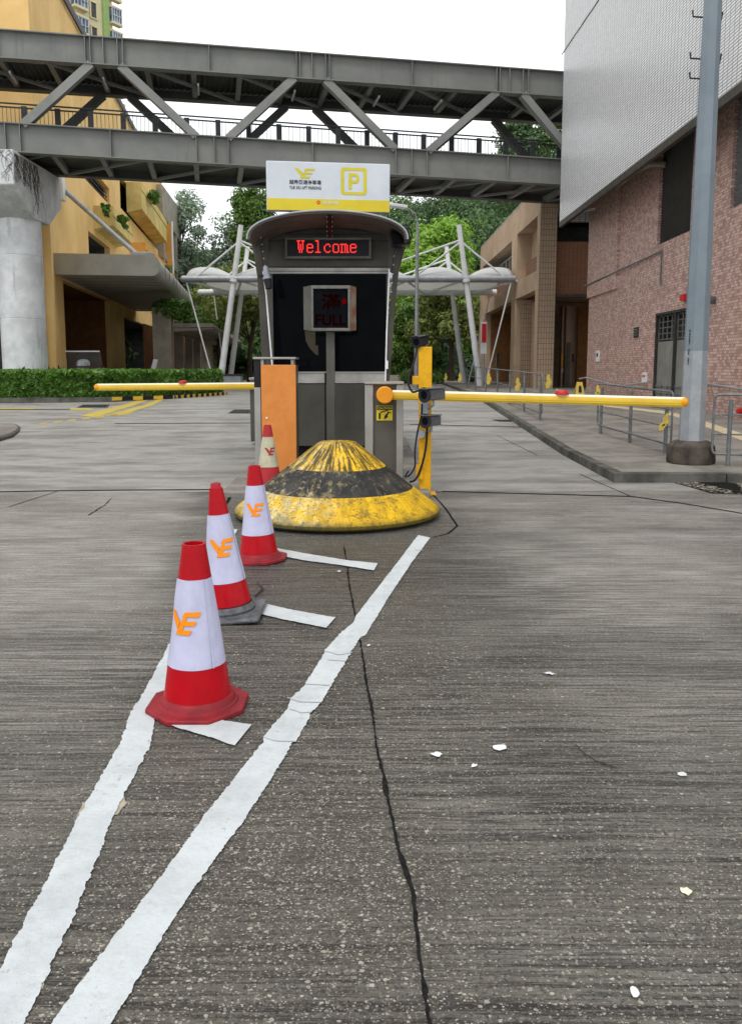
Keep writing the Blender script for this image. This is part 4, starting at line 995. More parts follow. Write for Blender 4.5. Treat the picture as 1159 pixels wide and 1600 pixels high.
for (xt, xb_, Y) in ((4.9,6.25,46),(4.95,6.25,54),(-7.25,-8.65,46),(-8.1,-9.5,54)):
    top = Vector((xt,Y,9.45)); bot = Vector((xb_,Y,.4))
    m = MB(); m.tube(bot, top, .19, .14, 14); m.tube(bot.lerp(top,.655), bot.lerp(top,.675), .26, .26, 14); m.build('mast', M['white_steel'], tcn)
    st = bot.lerp(top,.90)
    for dx in (2.6, -2.6):
        MB().tube(st, (xt+dx*(1 if xt*dx>0 else .95), Y, ZB+.1), .055, .055, 8).build('strut', M['white_steel'], tcn)
    if xt > 0:
        MB().tube(st+Vector((0,0,.1)), (xt-5.6, Y+1.0, ZB+.3), .055, .055, 8).build('strut', M['white_steel'], tcn)
    else: MB().tube(st+Vector((0,0,.1)), (xt+4.4, Y+1.0, ZB+.3), .055, .055, 8).build('strut', M['white_steel'], tcn)
    ex = 7.9 if xt > 0 else -10.4
    MB().tube((ex,Y,ZB-.1), (xb_+(.25 if xt>0 else -.25),Y,.4), .045, .045, 8).build('tie_down', M['white_steel'], tcn)

# far lamp post
fp = thing('far_lamp_post', 'tall grey lamp post beyond the right side of the booth', 'lamp post', (2.53,45,.38))
MB().tube((2.53,45,.38),(2.53,45,9.4), .15, .08, 10).build('pole', M['galv'], fp)
MB().path([(2.53,45,9.4),(2.4,45,9.9),(1.9,45,10.25)], .03, 8).build('arm', M['galv'], fp)
MB().obox((1.5,45,10.28), Vector((1,0,-.15)).normalized(), (0,1,0), Vector((.15,0,1)).normalized(), .5, .16, .1).build('lamp_head', M['white_steel'], fp, bevel=.05)

# ================================================================== BEIGE BUILDING RIGHT
bb = thing('beige_building', 'beige concrete building with tiled columns beyond the brick one', 'building', (8.2, 40, .38))
# side wall facing the road (plane X=8.2, from Y=61 back to Y=40); along +Y, outward -X
def qy(px, py): return PX(px, py, 8.2, 0).y-40
def qz(px, py): return PX(px, py, 8.2, 0).z
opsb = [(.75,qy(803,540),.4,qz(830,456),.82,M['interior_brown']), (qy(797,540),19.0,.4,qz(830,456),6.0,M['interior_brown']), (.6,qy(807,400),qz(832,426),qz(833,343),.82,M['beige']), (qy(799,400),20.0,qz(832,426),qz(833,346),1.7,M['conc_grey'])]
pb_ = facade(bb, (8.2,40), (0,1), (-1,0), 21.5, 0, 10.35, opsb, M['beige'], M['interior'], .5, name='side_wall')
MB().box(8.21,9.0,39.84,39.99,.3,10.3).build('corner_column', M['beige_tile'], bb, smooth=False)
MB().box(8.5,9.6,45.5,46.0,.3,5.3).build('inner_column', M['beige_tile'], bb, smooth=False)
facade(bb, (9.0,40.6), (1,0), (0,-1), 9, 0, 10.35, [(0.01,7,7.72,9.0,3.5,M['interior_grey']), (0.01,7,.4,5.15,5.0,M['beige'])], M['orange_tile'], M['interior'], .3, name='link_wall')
MB().box(8.2,24,40,61.4,10.352,10.5).build('roof', M['conc_grey'], bb, smooth=False)
MB().box(9.02,16,40.5,40.58,9.02,10.3).build('link_fascia', M['conc_grey'], bb, smooth=False)
MB().box(8.6,8.72,40.9,45.3,6.3,7.3).build('balcony_wall', M['orange_tile'], bb, smooth=False)
MB().box(8.55,8.65,46.8,59.8,6.3,7.35).build('parapet', M['orange_tile'], bb, smooth=False)
for k in range(4):
    y0 = 51.4+k*1.4
    w = MB().box(8.92,9.0,y0,y0+1.25,7.3,8.6).build('window', M['white_frame'], bb, smooth=False)
    for q in range(2): MB().box(8.905,8.919,y0+.08+q*.58,y0+.58+q*.58,7.4,8.5).build('pane', M['interior_grey'], w, smooth=False)
MB().box(9.0,16,40.2,40.55,5.0,5.14).build('link_beam', M['steel_dark'], bb, smooth=False)
# lift door and inner pillar under the link
def lk(name, x0, x1, y0, y1, Y, mt, th=.1):
    p, q = P(x0,y1,Y), P(x1,y0,Y); return MB().box(p.x, q.x, Y, Y+th, max(p.z,.42), q.z).build(name, M[mt], bb, smooth=False)
lk('inner_pillar', 875, 881, 478, 612, 44.2, 'beige', .5); lk('lift_wall', 881, 899, 478, 612, 44.9, 'beige', .3)
lk('lift_door', 883, 891, 535, 612, 44.8, 'steel_mid', .05); lk('call_panel', 893.5, 895.5, 553, 566, 44.8, 'ink', .04)
lk('brown_wall', 899.3, 925, 478, 612, 44.6, 'interior_brown', .2); lk('orange_notice', 876, 879.5, 552, 573, 44.15, 'orange_wall', .03); lk('small_notice', 876.5, 879.5, 576, 582, 44.15, 'paper', .03)
lk('dark_screen', 862, 874.6, 490, 612, 44.0, 'interior', .1)
MB().tube((9.6,53,3.5),(9.55,53,3.5),.35,.35,16).build('round_lamp', M['paper'], bb)
# bus stop style sign post by the right mast
sp = P(755,545,44); t = thing('sign_post', 'grey sign post with a red panel beside the right mast', 'sign', (sp.x,44,.38))
MB().tube((sp.x,44,.38),(sp.x,44,4.0),.06,.06,10).build('post', M['galv'], t); MB().box(sp.x-.12,sp.x+.12,43.85,43.93,2.9,3.9).build('red_panel', M['red_lens'], t)
MB().box(sp.x-.16,sp.x+.16,43.94,44.0,2.3,4.0).build('panel_back', M['white_steel'], t)
# stair rail
t = thing('stair_railing', 'grey stair railing inside the beige building opening', 'railing', (7.8,50,.38)); m = MB()
m.path([(7.6,49,.4),(7.6,49,2.4),(8.0,51.0,2.4),(8.3,52,1.4)], .04, 6)
for k in range(5): m.tube((7.6+.08*k,49+.4*k,.4),(7.6+.08*k,49+.4*k,2.4),.025,.025,6)
m.build('rails', M['galv_dark'], t)

# ================================================================== BRICK BUILDING RIGHT
BK = .016; BX0 = 8.7
def BP(px, py): return PX(px, py, BX0, BK)
def bx(Y): return BX0+BK*Y
bkb = thing('brick_building', 'pink tiled building with louvres beside the right pavement', 'building', (bx(34.5), 34.5, .4))
YN = 8.0; YF = 34.6
def yz(p0, p1):   # two opposite pixels -> (s0,s1,z0,z1) on the brick plane, s from YN
    a, b = BP(*p0), BP(*p1); return (min(a.y,b.y)-YN, max(a.y,b.y)-YN, min(a.z,b.z), max(a.z,b.z))
dA = BP(1022,505); dB = BP(1090,484)
door_s = (BP(1086,500).y-YN, BP(1023,500).y-YN, .4, 3.25)
l1a, l1b = BP(1080,300).y-YN, BP(1029,300).y-YN
l2b = BP(1141,300).y-YN
zl1 = BP(1029,382).z; zl2 = BP(1141,326).z
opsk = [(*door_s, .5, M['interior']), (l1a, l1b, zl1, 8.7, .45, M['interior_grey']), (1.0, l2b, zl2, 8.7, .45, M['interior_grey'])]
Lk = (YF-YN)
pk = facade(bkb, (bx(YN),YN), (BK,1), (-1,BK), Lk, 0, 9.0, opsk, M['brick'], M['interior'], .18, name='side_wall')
def kp_(Y, z, d=0): return pk(Y-YN, z, -d)
MB().quad((bx(YF),YF,0),(bx(YF)+9,YF,0),(bx(YF)+9,YF,9),(bx(YF),YF,9)).build('end_wall', M['brick'], bkb, smooth=False)
lv = MB(); z = zl1+.06
while z < 8.66: lv.bar(pk(l1a+.03,z,.1), pk(l1b-.03,z,.1), .08, .022, up=(1,0,.7)); z += .085
lv.build('louvre', M['louvre'], bkb, smooth=False)
lv = MB(); z = zl2+.08
while z < 8.66: lv.bar(pk(1.05,z,.1), pk(l2b-.03,z,.1), .12, .03, up=(1,0,.7)); z += .13
lv.build('louvre', M['galv_dark'], bkb, smooth=False)
# raised tile panel at the far end
y967 = BP(967,400).y; zc = BP(967,420).z
MB().hexa([kp_(y967,4.45,0),kp_(y967,4.45,.1),kp_(YF,4.45,.1),kp_(YF,4.45,0),kp_(y967,8.97,0),kp_(y967,8.97,.1),kp_(YF,8.97,.1),kp_(YF,8.97,0)]).build('raised_panel', M['brick'], bkb, smooth=False)
# conduit
m = MB(); e = BP(1036,392); f = BP(1034,446); g = BP(918,447)
m.path([(g.x-.14,g.y,g.z),(e.x-.06,e.y,e.z),(e.x-.06,e.y,f.z)], .03, 6); m.build('conduit', M['galv_dark'], bkb)
m = MB(); m.path([BP(968,292)+Vector((-.15,0,0)), BP(1000,268)+Vector((-.2,0,0)), BP(1028,255)+Vector((-.2,0,0)), BP(1036,257)+Vector((.1,0,0))], .1, 10); m.build('duct_pipe', M['conc_grey'], bkb)
# double door
s0, s1, z0, z1 = door_s; dr = MB()
for (a, b) in ((s0+.05,(s0+s1)/2-.05),((s0+s1)/2+.05,s1-.05)):
    q = MB(); q.hexa([pk(a,.42,.16),pk(a,.42,.10),pk(b,.42,.10),pk(b,.42,.16),pk(a,2.35,.16),pk(a,2.35,.10),pk(b,2.35,.10),pk(b,2.35,.16)]); d_ = q.build('door_leaf', M['steel'], bkb, smooth=False)
    gr = MB()
    for k in range(5): s_ = a+(b-a)*k/4; gr.bar(pk(s_,2.38,.11), pk(s_,3.15,.11), .04, .03, up=(1,0,0))
    for k in range(5): zz = 2.42+.18*k; gr.bar(pk(a,zz,.13), pk(b,zz,.13), .03, .03)
    gr.build('door_grille', M['galv_dark'], d_, smooth=False)
    gr = MB()
    for k in range(4): s_ = a+(b-a)*k/3; gr.bar(pk(s_,.45,.09), pk(s_,1.0,.09), .03, .03, up=(1,0,0))
    for k in range(3): gr.bar(pk(a,.5+.22*k,.08), pk(b,.5+.22*k,.08), .03, .03)
    gr.build('lower_grille', M['galv_dark'], d_, smooth=False)
m = MB()
for s_ in (s0+.02,(s0+s1)/2,s1-.02): m.bar(pk(s_,.4,.06), pk(s_,3.22,.06), .09, .09, up=(1,0,0))
m.bar(pk(s0,3.21,.05), pk(s1,3.21,.05), .1, .08); m.build('door_frame', M['louvre'], bkb, smooth=False)
def wallbox(name, p0, p1, mat, d=.04, parent=bkb):
    a, b, c, e = yz(p0, p1); q = MB(); q.hexa([pk(a,c,0),pk(a,c,-d),pk(b,c,-d),pk(b,c,0),pk(a,e,0),pk(a,e,-d),pk(b,e,-d),pk(b,e,0)]); return q.build(name, M[mat], parent, smooth=False)
wallbox('vent', (991,512),(997,527),'louvre')
for k in range(3): wallbox('vent_slat', (991,515+4*k),(997,516+4*k),'galv_dark',.06)
wallbox('small_notice', (932,548),(936,565),'paper'); wallbox('small_notice', (1004,582),(1010,597),'paper'); wallbox('notice_mark', (933,552),(935,557),'ink',.05); wallbox('notice_mark', (1005,586),(1009,589),'red_ink',.05)
wallbox('alarm_bell', (1068,461),(1074,469),'red_lens',.12)
m = MB(); c = BP(1116,469); m.tube(c, c+Vector((-.25,-.05,0)), .1, .12, 12); m.build('wall_lamp', M['galv_dark'], bkb)
c = BP(1158,643); MB().tube(c, c+Vector((-.1,0,0)), .08, .08, 12).build('red_button', M['red_lens'], bkb)
m = MB(); pts_ = [BP(925,592)+Vector((-.55,0,0)), BP(928,590)+Vector((-.35,0,0)), BP(955,599)+Vector((-.15,0,0)), BP(977,603)+Vector((-.15,0,0)), BP(1014,598)+Vector((-.12,0,0))]
m.path(pts_, .03, 8); m.build('handrail', M['galv'], bkb)
m = MB(); m.path([BP(1088,596)+Vector((-.12,0,0)), BP(1190,612)+Vector((-.12,0,0))], .03, 8)
for px in (1103,1135): m.tube(BP(px,599+(px-1100)*.17), BP(px,599+(px-1100)*.17)+Vector((-.12,0,0)), .015, .015, 6)
m.build('handrail', M['galv'], bkb)
# white tiled upper volume
cl = thing('white_tiled_block', 'overhanging upper block clad in white strip tiles', 'building', (7.95, 24, 7.5))
CXp = 7.93; CY0, CY1 = 9.0, 34.7
MB().quad((CXp,CY0,7.62),(CXp,CY1,7.62),(CXp,CY1,30),(CXp,CY0,30)).build('tiled_wall', M['cladding'], cl, smooth=False)
m = MB(); m.quad((CXp,CY1,7.62),(CXp+12,CY1,7.62),(CXp+12,CY1,30),(CXp,CY1,30)); m.quad((CXp,CY0,7.62),(CXp+12,CY0,7.62),(CXp+12,CY0,30),(CXp,CY0,30)); m.build('end_wall', M['cladding'], cl, smooth=False)
MB().box(CXp-.01,CXp+.12,CY0,CY1+.01,7.40,7.62).build('bottom_trim', M['steel_dark'], cl, smooth=False)
MB().box(CXp+.12,CXp+12,CY0,CY1,9.02,9.1).build('soffit', M['interior_grey'], cl, smooth=False)
MB().box(CXp,CXp+12,CY0,CY1,30.0,30.2).build('roof', M['conc_grey'], cl, smooth=False)
m = MB()
a = Vector((CXp-.006, 0, 0)); 
p1 = PX(935,0,CXp,0); p2 = PX(877.5,85,CXp,0); m.bar((CXp-.004,p1.y,p1.z),(CXp-.004,p2.y,p2.z),.02,.035,up=(1,0,0)); m.build('panel_seam', M['rail_dark'], cl, smooth=False)
m = MB(); c = P(915,328,33); m.bar((c.x-.35,33,c.z-.12),(c.x+.35,33,c.z+.05),.1,.07); m.build('soffit_light', M['white_steel'], cl)
m = MB(); m.bar((c.x-.1,33.3,9.0),(c.x-.1,33.3,c.z),.1,.1); m.build('light_bracket', M['louvre'], cl)

# ================================================================== PAVEMENT FURNITURE
# lamp post
lpg = G(1080,722,.125); lp = thing('lamp_post', 'tall tapered octagonal grey lamp post on the right pavement', 'lamp post', (lpg.x, 11.75, .125))
cx_, cy_ = P(1079,700,11.75).x, 11.75
MB().lathe([(.335,0),(.345,.05),(.33,.26),(.24,.34)], (cx_,cy_,.125), 8, R(22.5)).build('concrete_base', simple("mossy_concrete", (.10,.085,.07), (.04,.035,.03), .85, scale=3, bump=.5, bscale=50, streak=((.02,.02,.018), .7)), lp, bevel=.012)
zs_ = P(1079,548,11.75).z
def rz(z): return .185-.0105*(z-.4)
MB().lathe([(rz(.45)+.004,.46-.125),(rz(.47)+.003,.5-.125),(rz(zs_),zs_-.125)], (cx_,cy_,.125), 8, R(10)).build('lower_pole', M['post_pale'], lp, smooth=False)
MB().lathe([(rz(zs_),zs_-.123),(rz(9.5),9.5)], (cx_,cy_,.125), 8, R(10)).build('upper_pole', M['post_grey'], lp, smooth=False)
for k, (px, py) in enumerate(((1092,27),(1088,92),(1087,123))):
    q = P(px+5,py,11.75); m = MB(); m.path([q, q+Vector((-.14,-.02,0)), q+Vector((-.15,-.02,.08))], .012, 6); m.build('climbing_step', M['rail_dark'], lp)
for k, (px, py) in enumerate(((1110,46),(1108,111))):
    q = P(px-2,py,11.75); m = MB(); m.path([q, q+Vector((.14,-.02,.10)), q+Vector((.16,-.02,.22))], .012, 6); m.build('climbing_step', M['rail_dark'], lp)
# number stencilled down the pole
def vtext(body, px, py0, dy, h):
    for k, ch in enumerate(body):
        if ch == ' ': continue
        q = P(px - k*.3, py0+k*dy, 11.75); ang = R(-140)
        r = rz(q.z)
        c = Vector((cx_, cy_, q.z)) + Vector((math.cos(R(212.5)), math.sin(R(212.5)), 0))*(r*math.cos(R(22.5))+.003)
        nrm = Vector((math.cos(R(212.5)), math.sin(R(212.5)), 0)); ux = Vector((-nrm.y, nrm.x, 0))
        text_mesh('stencil_letter', ch, h, M['ink'], lp, c - ux*h*.3, ux, Vector((0,0,1)), h*.6)
vtext('W4247 AE 52', 1074, 520, 4.9, .045)

def railing(label, pts, hgt=1.02, group='grey tubular railings along the right pavement', loops=(True, True), nr=4):
    t = thing('railing', label, 'railing', tuple(pts[0]), group); 
    for p in pts: MB().tube(p, p+Vector((0,0,hgt*.93)), .03, .03, 10).build('post', M['galv_dark'], t)
    m = MB(); a, b = pts[0], pts[-1]; d = (b-a).normalized(); z = Vector((0,0,1))
    a2 = a - d*.22 if loops[0] else a; b2 = b + d*.22 if loops[1] else b
    zt_, zb_ = hgt, .17; r = .07; loop = []
    def arc(c, s0_, s1_):
        return [c + d*(r*math.cos(x)) + z*(r*math.sin(x)) for x in [s0_+(s1_-s0_)*i/4 for i in range(5)]]
    loop += arc(a2+d*r+z*(zb_+r), math.pi*1.5, math.pi) + arc(a2+d*r+z*(zt_-r), math.pi, math.pi/2) + arc(b2-d*r+z*(zt_-r), math.pi/2, 0) + arc(b2-d*r+z*(zb_+r), 0, -math.pi/2)
    loop.append(loop[0]); m.path(loop, .018, 8)
    m.build('frame', M['galv_dark'], t)
    m = MB()
    for k in range(1, nr-1): m.tube(a2+z*(zb_+(zt_-zb_)*k/(nr-1)), b2+z*(zb_+(zt_-zb_)*k/(nr-1)), .013, .013, 8)
    m.build('rail', M['galv_dark'], t); return t
def GH(px, py): q = G(px, py, H); return Vector((q.x, q.y, gz(q.y)+H))
railing('middle railing of three posts left of the lamp post', [GH(937.5,678), GH(983,692), GH(1038,709)])
ra = GH(1136,728); railing('nearest railing at the right edge past the lamp post', [ra, ra+Vector((1.25,-.35,0)), ra+Vector((2.5,-.7,0))])
fr = [GH(848,668-14)]
pp = [Vector((KX(y)+.55, y, gz(y)+H)) for y in (19.6,22.2,25.2,28.5,32.5,37,42)]
railing('farthest railing running away along the kerb', pp, 1.12, loops=(True, False), nr=3)
pp2 = [Vector((5.7+.1*k, 43+2.2*k, .5)) for k in range(5)]
wall_m = MB(); wall_m.box(-3.5,4.5,60,60.3,.38,1.0); tag(recentre(wall_m.build('low_wall', M['conc_grey'])), 'low grey wall at the far end of the road', 'wall')
def ytag(label, p, s, lean=0):
    t = thing('yellow_tag', label, 'tag', p, 'yellow plastic tags hanging on the railings'); m = MB(); p = Vector(p)
    shape = [(-.05,.0),(.04,.02),(.07,.12),(.10,.2),(.04,.30),(.05,.36),(-.02,.4),(-.06,.28),(-.03,.2),(-.09,.12)]
    m.prism([p+Vector((x*s+lean*z, 0, z*s)) for x, z in shape], (0,.012,0)); m.build('plate', M['yellow_tag'], t)
    if s < .8: m = MB(); m.prism([p+Vector((x*s+lean*z, -.003, z*s)) for x, z in ((-.02,.1),(.03,.12),(.03,.16),(-.02,.14))], (0,.002,0)); m.build('print', M['ink'], t)
ytag('yellow plastic tag hanging on the middle railing by the lamp post', tuple(P(1032,673,12.6)), .7, .25)
ytag('yellow tag on the fourth post from the near end of the farthest railing', tuple(P(808,611,22.6)), .95)
ytag('yellow tag at the near end of the farthest railing', tuple(P(856,607,20.0)), .9)
ytag('yellow tag on the farthest railing below the right mast', tuple(P(763,601,30)), 1.1)
ytag('small yellow tag far along the farthest railing', tuple(P(718,597,38)), 1.1)
ytag('smallest yellow tag at the far end of the farthest railing', tuple(P(696,595,41)), 1.0)
ytag('small yellow tag at the left end of the middle railing', tuple(P(933,620,14.5)), .55)
# wet floor sign
wf = G(906,618,H); t = thing('floor_sign', 'yellow folding floor sign near the corner of the brick building', 'sign', (wf.x, 30, .5)); x = P(906,610,30).x
MB().prism([(x-.17,30,.5),(x+.17,30,.5),(x+.1,30.12,1.0),(x-.1,30.12,1.0)], (0,.02,0)).build('front_board', M['yellow_tag'], t)
MB().prism([(x-.17,30.34,.5),(x+.17,30.34,.5),(x+.1,30.16,1.0),(x-.1,30.16,1.0)], (0,.02,0)).build('back_board', M['yellow_tag'], t)
MB().prism([(x-.06,29.995,.62),(x+.06,29.995,.62),(x+.04,30.05,.86),(x-.04,30.05,.86)], (0,.004,0)).build('print', M['ink'], t)

# ================================================================== BOOTH
YB = 12.4
bo = thing('ticket_booth', 'steel parking booth with curved roof and dark window', 'booth', (-.63, YB, .07))
xl, xr = P(418,500,YB).x, P(607,500,YB).x
zsill = P(500,582,YB).z; zwin = P(500,428,YB).z; zrail = P(500,417,YB).z; ztop = P(500,356,YB).z
zpan = P(500,600,YB).z; zbot = P(500,697,YB).z
xwl, xwr = P(427,500,YB).x, P(603,500,YB).x
MB().box(xl,xr,YB+.12,YB+3.2,.07,ztop-.02).build('body', M['steel_panel'], bo, smooth=False)
MB().box(xl,xr,YB,YB+.118,zrail,ztop).build('fascia', M['steel_panel'], bo, bevel=.006)
MB().box(xl,xr,YB-.02,YB+.116,zwin,zrail-.012).build('head_rail', M['steel'], bo, bevel=.006)
MB().box(xwl,xwr,YB+.02,YB+.117,zsill,zwin-.002).build('window', M['black_glass'], bo, smooth=False)
MB().box(xl,xwl-.002,YB,YB+.115,.12,zwin-.002).build('window_post', M['steel_panel'], bo); MB().box(xwr+.002,xr,YB,YB+.115,.12,zwin-.002).build('window_post', M['steel_panel'], bo)
for (a, b) in ((461,508),(512,603)):
    MB().box(P(a,590,YB).x,P(b,590,YB).x-.01,YB-.01,YB+.114,zpan+.012,zsill-.004).build('sill_panel', M['sill'], bo, bevel=.005)
sl = MB().box(xwl+.002,xwr-.002,YB-.03,YB+.113,zsill-.004,zsill+.012).build('sill', M['sill'], bo)
for (a, b) in ((430,508),(509,570),(571,602)):
    MB().box(P(a,650,YB).x+.004,P(b,650,YB).x-.004,YB+.005,YB+.112,zbot,zpan+.004).build('lower_panel', M['steel_panel'], bo, bevel=.006)
MB().box(xwl,xwr,YB+.06,YB+.111,.07,zbot-.004).build('plinth', M['black'], bo)
hl_ = MB(); hc = P(505,522,YB-.0)
mm = [Vector((hc.x, YB+.014, hc.z))]
for k in range(13):
    a = math.pi/2 + math.pi*k/12; mm.append(Vector((hc.x+.28*math.cos(a)*.98, YB+.014, hc.z+.30*math.sin(a))))
mm = [p for p in mm if p.x <= hc.x-.10]+[Vector((hc.x-.10,YB+.014,hc.z+.28))]
mm = [Vector((hc.x-.28,YB+.014,hc.z)), Vector((hc.x-.27,YB+.014,hc.z-.1)), Vector((hc.x-.22,YB+.014,hc.z-.2)), Vector((hc.x-.13,YB+.014,hc.z-.3)), Vector((hc.x-.08,YB+.014,hc.z-.325)), Vector((hc.x-.08,YB+.014,hc.z-.17)), Vector((hc.x-.12,YB+.014,hc.z-.17)), Vector((hc.x-.12,YB+.014,hc.z+.05)), Vector((hc.x-.28,YB+.014,hc.z+.05))]
MB().prism(mm, (0,.004,0)).build('glass_reflection', simple("beige_reflection", (.10,.085,.06), None, .6), bo, smooth=False)  # flat beige shape on the glass, painted as a partial reflection
# rivet seams on fascia
m = MB()
for zz in (P(500,377,YB).z, P(500,424,YB).z): m.box(xl+.01,xr-.01,YB-.0225,YB-.021,zz-.004,zz+.004)
m.box(xl+.01,xr-.01,YB-.003,YB-.001,P(500,366,YB).z-.004,P(500,366,YB).z+.004)
m.build('panel_seam', M['ink'], bo, smooth=False)
# roof
YR0, YR1 = 11.15, 16.2
xa, xb = P(386,365,YR0).x, P(637,365,YR0).x; cxr = (xa+xb)/2; hw = (xb-xa)/2; zc_ = P(505,329,YR0).z; ze = P(386,362,YR0).z
def roofprof(off=0.0):
    pts = []
    for k in range(29):
        a = -1+2*k/28; x = cxr + (hw-off)*math.sin(a*math.pi/2); 
        z = ze-.10 + (zc_-ze+.10-off)*(max(0,math.cos(a*math.pi/2))**.85)
        pts.append((x, z))
    return pts
po = roofprof(); pi_ = roofprof(.035)
m = MB(); ring = [Vector((x,YR0,z)) for x, z in po] + [Vector((x,YR0,z)) for x, z in reversed(pi_)]
n = len(ring); L_ = len(po); vs = ring + [p+Vector((0,YR1-YR0,0)) for p in ring]; fs = []
for i in range(n): fs.append((i,(i+1)%n,(i+1)%n+n,i+n))
for i in range(L_-1): fs.append((i, n-1-i, n-2-i, i+1)); fs.append((i+n, i+1+n, 2*n-2-i, 2*n-1-i))
m.add(vs, fs); roof = m.build('roof', M['roof_under'], bo)
m = MB(); m.path([Vector((x,YR0-.012,z)) for x, z in po], .014, 8); m.build('roof_edge_trim', M['galv'], bo)
# end wall above fascia closing the vault
m = MB(); m.add([(x,YB+.05,z-.002) for x, z in pi_]+[(xr,YB+.05,ztop-.1),(xl,YB+.05,ztop-.1)], [tuple(range(len(pi_)+2))]); m.build('gable_panel', M['steel_panel'], bo, smooth=False)
# side fins
def fin(outer, inner, Y, th=.06):
    o_ = [P(x,y,Y) for x, y in outer]; i_ = [P(x,y,Y) for x, y in inner]
    m = MB(); k = len(o_); vs = []
    for a, b in zip(o_, i_): vs += [a, b, b+Vector((0,th,0)), a+Vector((0,th,0))]
    m.v = [tuple(v) for v in vs]
    for j in range(k-1):
        for q in range(4): m.f.append((4*j+q, 4*j+(q+1)%4, 4*j+4+(q+1)%4, 4*j+4+q))
    m.f += [(0,1,2,3), (4*k-1,4*k-2,4*k-3,4*k-4)]
    return m.build('side_fin', M['steel_dark'], bo)
YF_ = 11.75
fin([(388,352),(391,372),(397,400),(402,432),(405,480),(408,540),(412,640),(414,735)], [(402,352),(405,375),(409,400),(413,430),(417,480),(422,540),(429,640),(434,735)], YF_)
fin([(634,352),(632,372),(626,400),(622,432),(617,480),(613,540),(608,600),(603,735)], [(620,352),(619,375),(615,400),(613,430),(609,480),(606,540),(602,600),(596,735)], YF_)
m = MB()
for i in range(7): q = P(406.0+i*1.6, 360+i*11, YF_-.006); m.sphere(q, .009, 6, 4)
for i in range(7): q = P(617.5-i*1.0, 372+i*14, YF_-.006); m.sphere(q, .009, 6, 4)
m.build('rivets', M['white_steel'], bo)
# curved side gusset panels between fin and fascia
for sgn, pts_ in ((-1, [(401,357),(419,345),(419,418),(411,420),(406,385)]), (1, [(618,360),(606,346),(606,418),(612,420),(616,390)])):
    q = [P(x,y,YB-.35) for x, y in pts_]; MB().prism(q, (0,.03,0)).build('gusset_panel', M['steel_panel'], bo, smooth=False)
m = MB(); a_ = P(515,334,YR0+.1); b_ = P(515,371,YB-.08); m.bar(a_, b_, .06, .05); m.build('roof_bracket', M['maroon'], bo)
m = MB()
for u in (.1,.3,.5,.7,.9):
    for dx in (-.035,.035): q = a_.lerp(b_,u)+Vector((dx,-.02,-.01)); m.sphere(q, .009, 6, 4)
m.build('bracket_bolts', M['white_steel'], bo)
# black side frame lines / downpipes
m = MB(); m.path([P(411,424,YF_-.02),P(416,460,YF_-.02),P(421,520,YF_-.02),P(427,590,YF_-.02)], .012, 6); m.build('cable_conduit', M['white_steel'], bo)
m = MB(); m.path([P(608,420,YF_-.02),P(606,470,YF_-.02),P(604,520,YF_-.02),P(602,596,YF_-.02)], .012, 6); m.build('cable_conduit', M['white_steel'], bo)
q = P(604,570,YF_-.04); MB().box(q.x-.02,q.x+.02,q.y,q.y+.02,q.z-.06,q.z+.06).build('label_plate', M['paper'], bo)

# led welcome sign
la, lb = P(445,371,YB-.14), P(580,404,YB-.14)
ld = thing('led_display', 'red LED display reading Welcome on the booth front', 'display', ((la.x+lb.x)/2, YB-.1, lb.z))
fx = .012*1.4
m = MB(); 
for (x0,x1_,z0_,z1_) in ((la.x,lb.x,la.z-.035,la.z),(la.x,lb.x,lb.z,lb.z+.035),(la.x,la.x+.035,lb.z+.036,la.z-.036),(lb.x-.035,lb.x,lb.z+.036,la.z-.036)): m.box(x0,x1_,YB-.15,YB-.03,z0_,z1_)
m.build('frame', M['steel_mid'], ld, bevel=.004)
MB().box(la.x+.036,lb.x-.036,YB-.12,YB-.04,lb.z+.037,la.z-.037).build('screen', M['black'], ld)
F = {'W':["11101110","01000100","01000100","01010100","01010100","01010100","01010100","01010100","00101000","00101000","00101000"],
 'l':["01110000","00010000","00010000","00010000","00010000","00010000","00010000","00010000","00010000","00010000","01111100"],
 'e':["00111100","01000010","01000010","01111110","01000000","01000000","01000010","00111100"],
 'c':["00011100","00100010","01000010","01000000","01000000","01000000","00100010","00011100"],
 'o':["00111100","01000010","01000010","01000010","01000010","01000010","01000010","00111100"],
 'm':["11111100","01001010","01001010","01001010","01001010","01001010","01001010","11101011"]}
px0 = P(464,395,YB-.125); pit = (P(558.5,390,YB-.125).x-px0.x)/56
for ci, ch in enumerate("Welcome"):
    rows = F[ch]; m = MB()
    for r_, row in enumerate(rows):
        for c_, v in enumerate(row):
            if v == '1':
                x = px0.x+(ci*8+c_+.5)*pit; z = px0.z+(len(rows)-r_-.5)*pit*1.02
                m.box(x-pit*.44, x+pit*.44, YB-.124, YB-.121, z-pit*.44, z+pit*.44)
    lt_ = m.build('led_letter', M['red_led'], ld, smooth=False)


# roof sign board
sg0, sg1 = P(415,251,11.55), P(609,256,11.8); sb0, sb1 = P(417,328,11.55), P(609,332,11.8)
sgb = thing('parking_sign', 'white and yellow parking sign board on the booth roof', 'sign', (sb0+sb1)/2)
su = (sb1-sb0); SW = su.length; su.normalize(); sz_ = Vector((0,0,1)); SH = (sg0.z+sg1.z)/2-(sb0.z+sb1.z)/2; sn = su.cross(sz_)  # towards camera
so = sb0.copy()
def sp_(u, v, d=0): return so + su*(u*SW) + sz_*(v*SH) + sn*d
def sbox(u0,u1,v0,v1,d0,d1): return MB().hexa([sp_(u0,v0,d1),sp_(u1,v0,d1),sp_(u1,v0,d0),sp_(u0,v0,d0),sp_(u0,v1,d1),sp_(u1,v1,d1),sp_(u1,v1,d0),sp_(u0,v1,d0)])
sbox(0,1,0,1,-.14,0).build('board', M['sign_white'], sgb, bevel=.012)
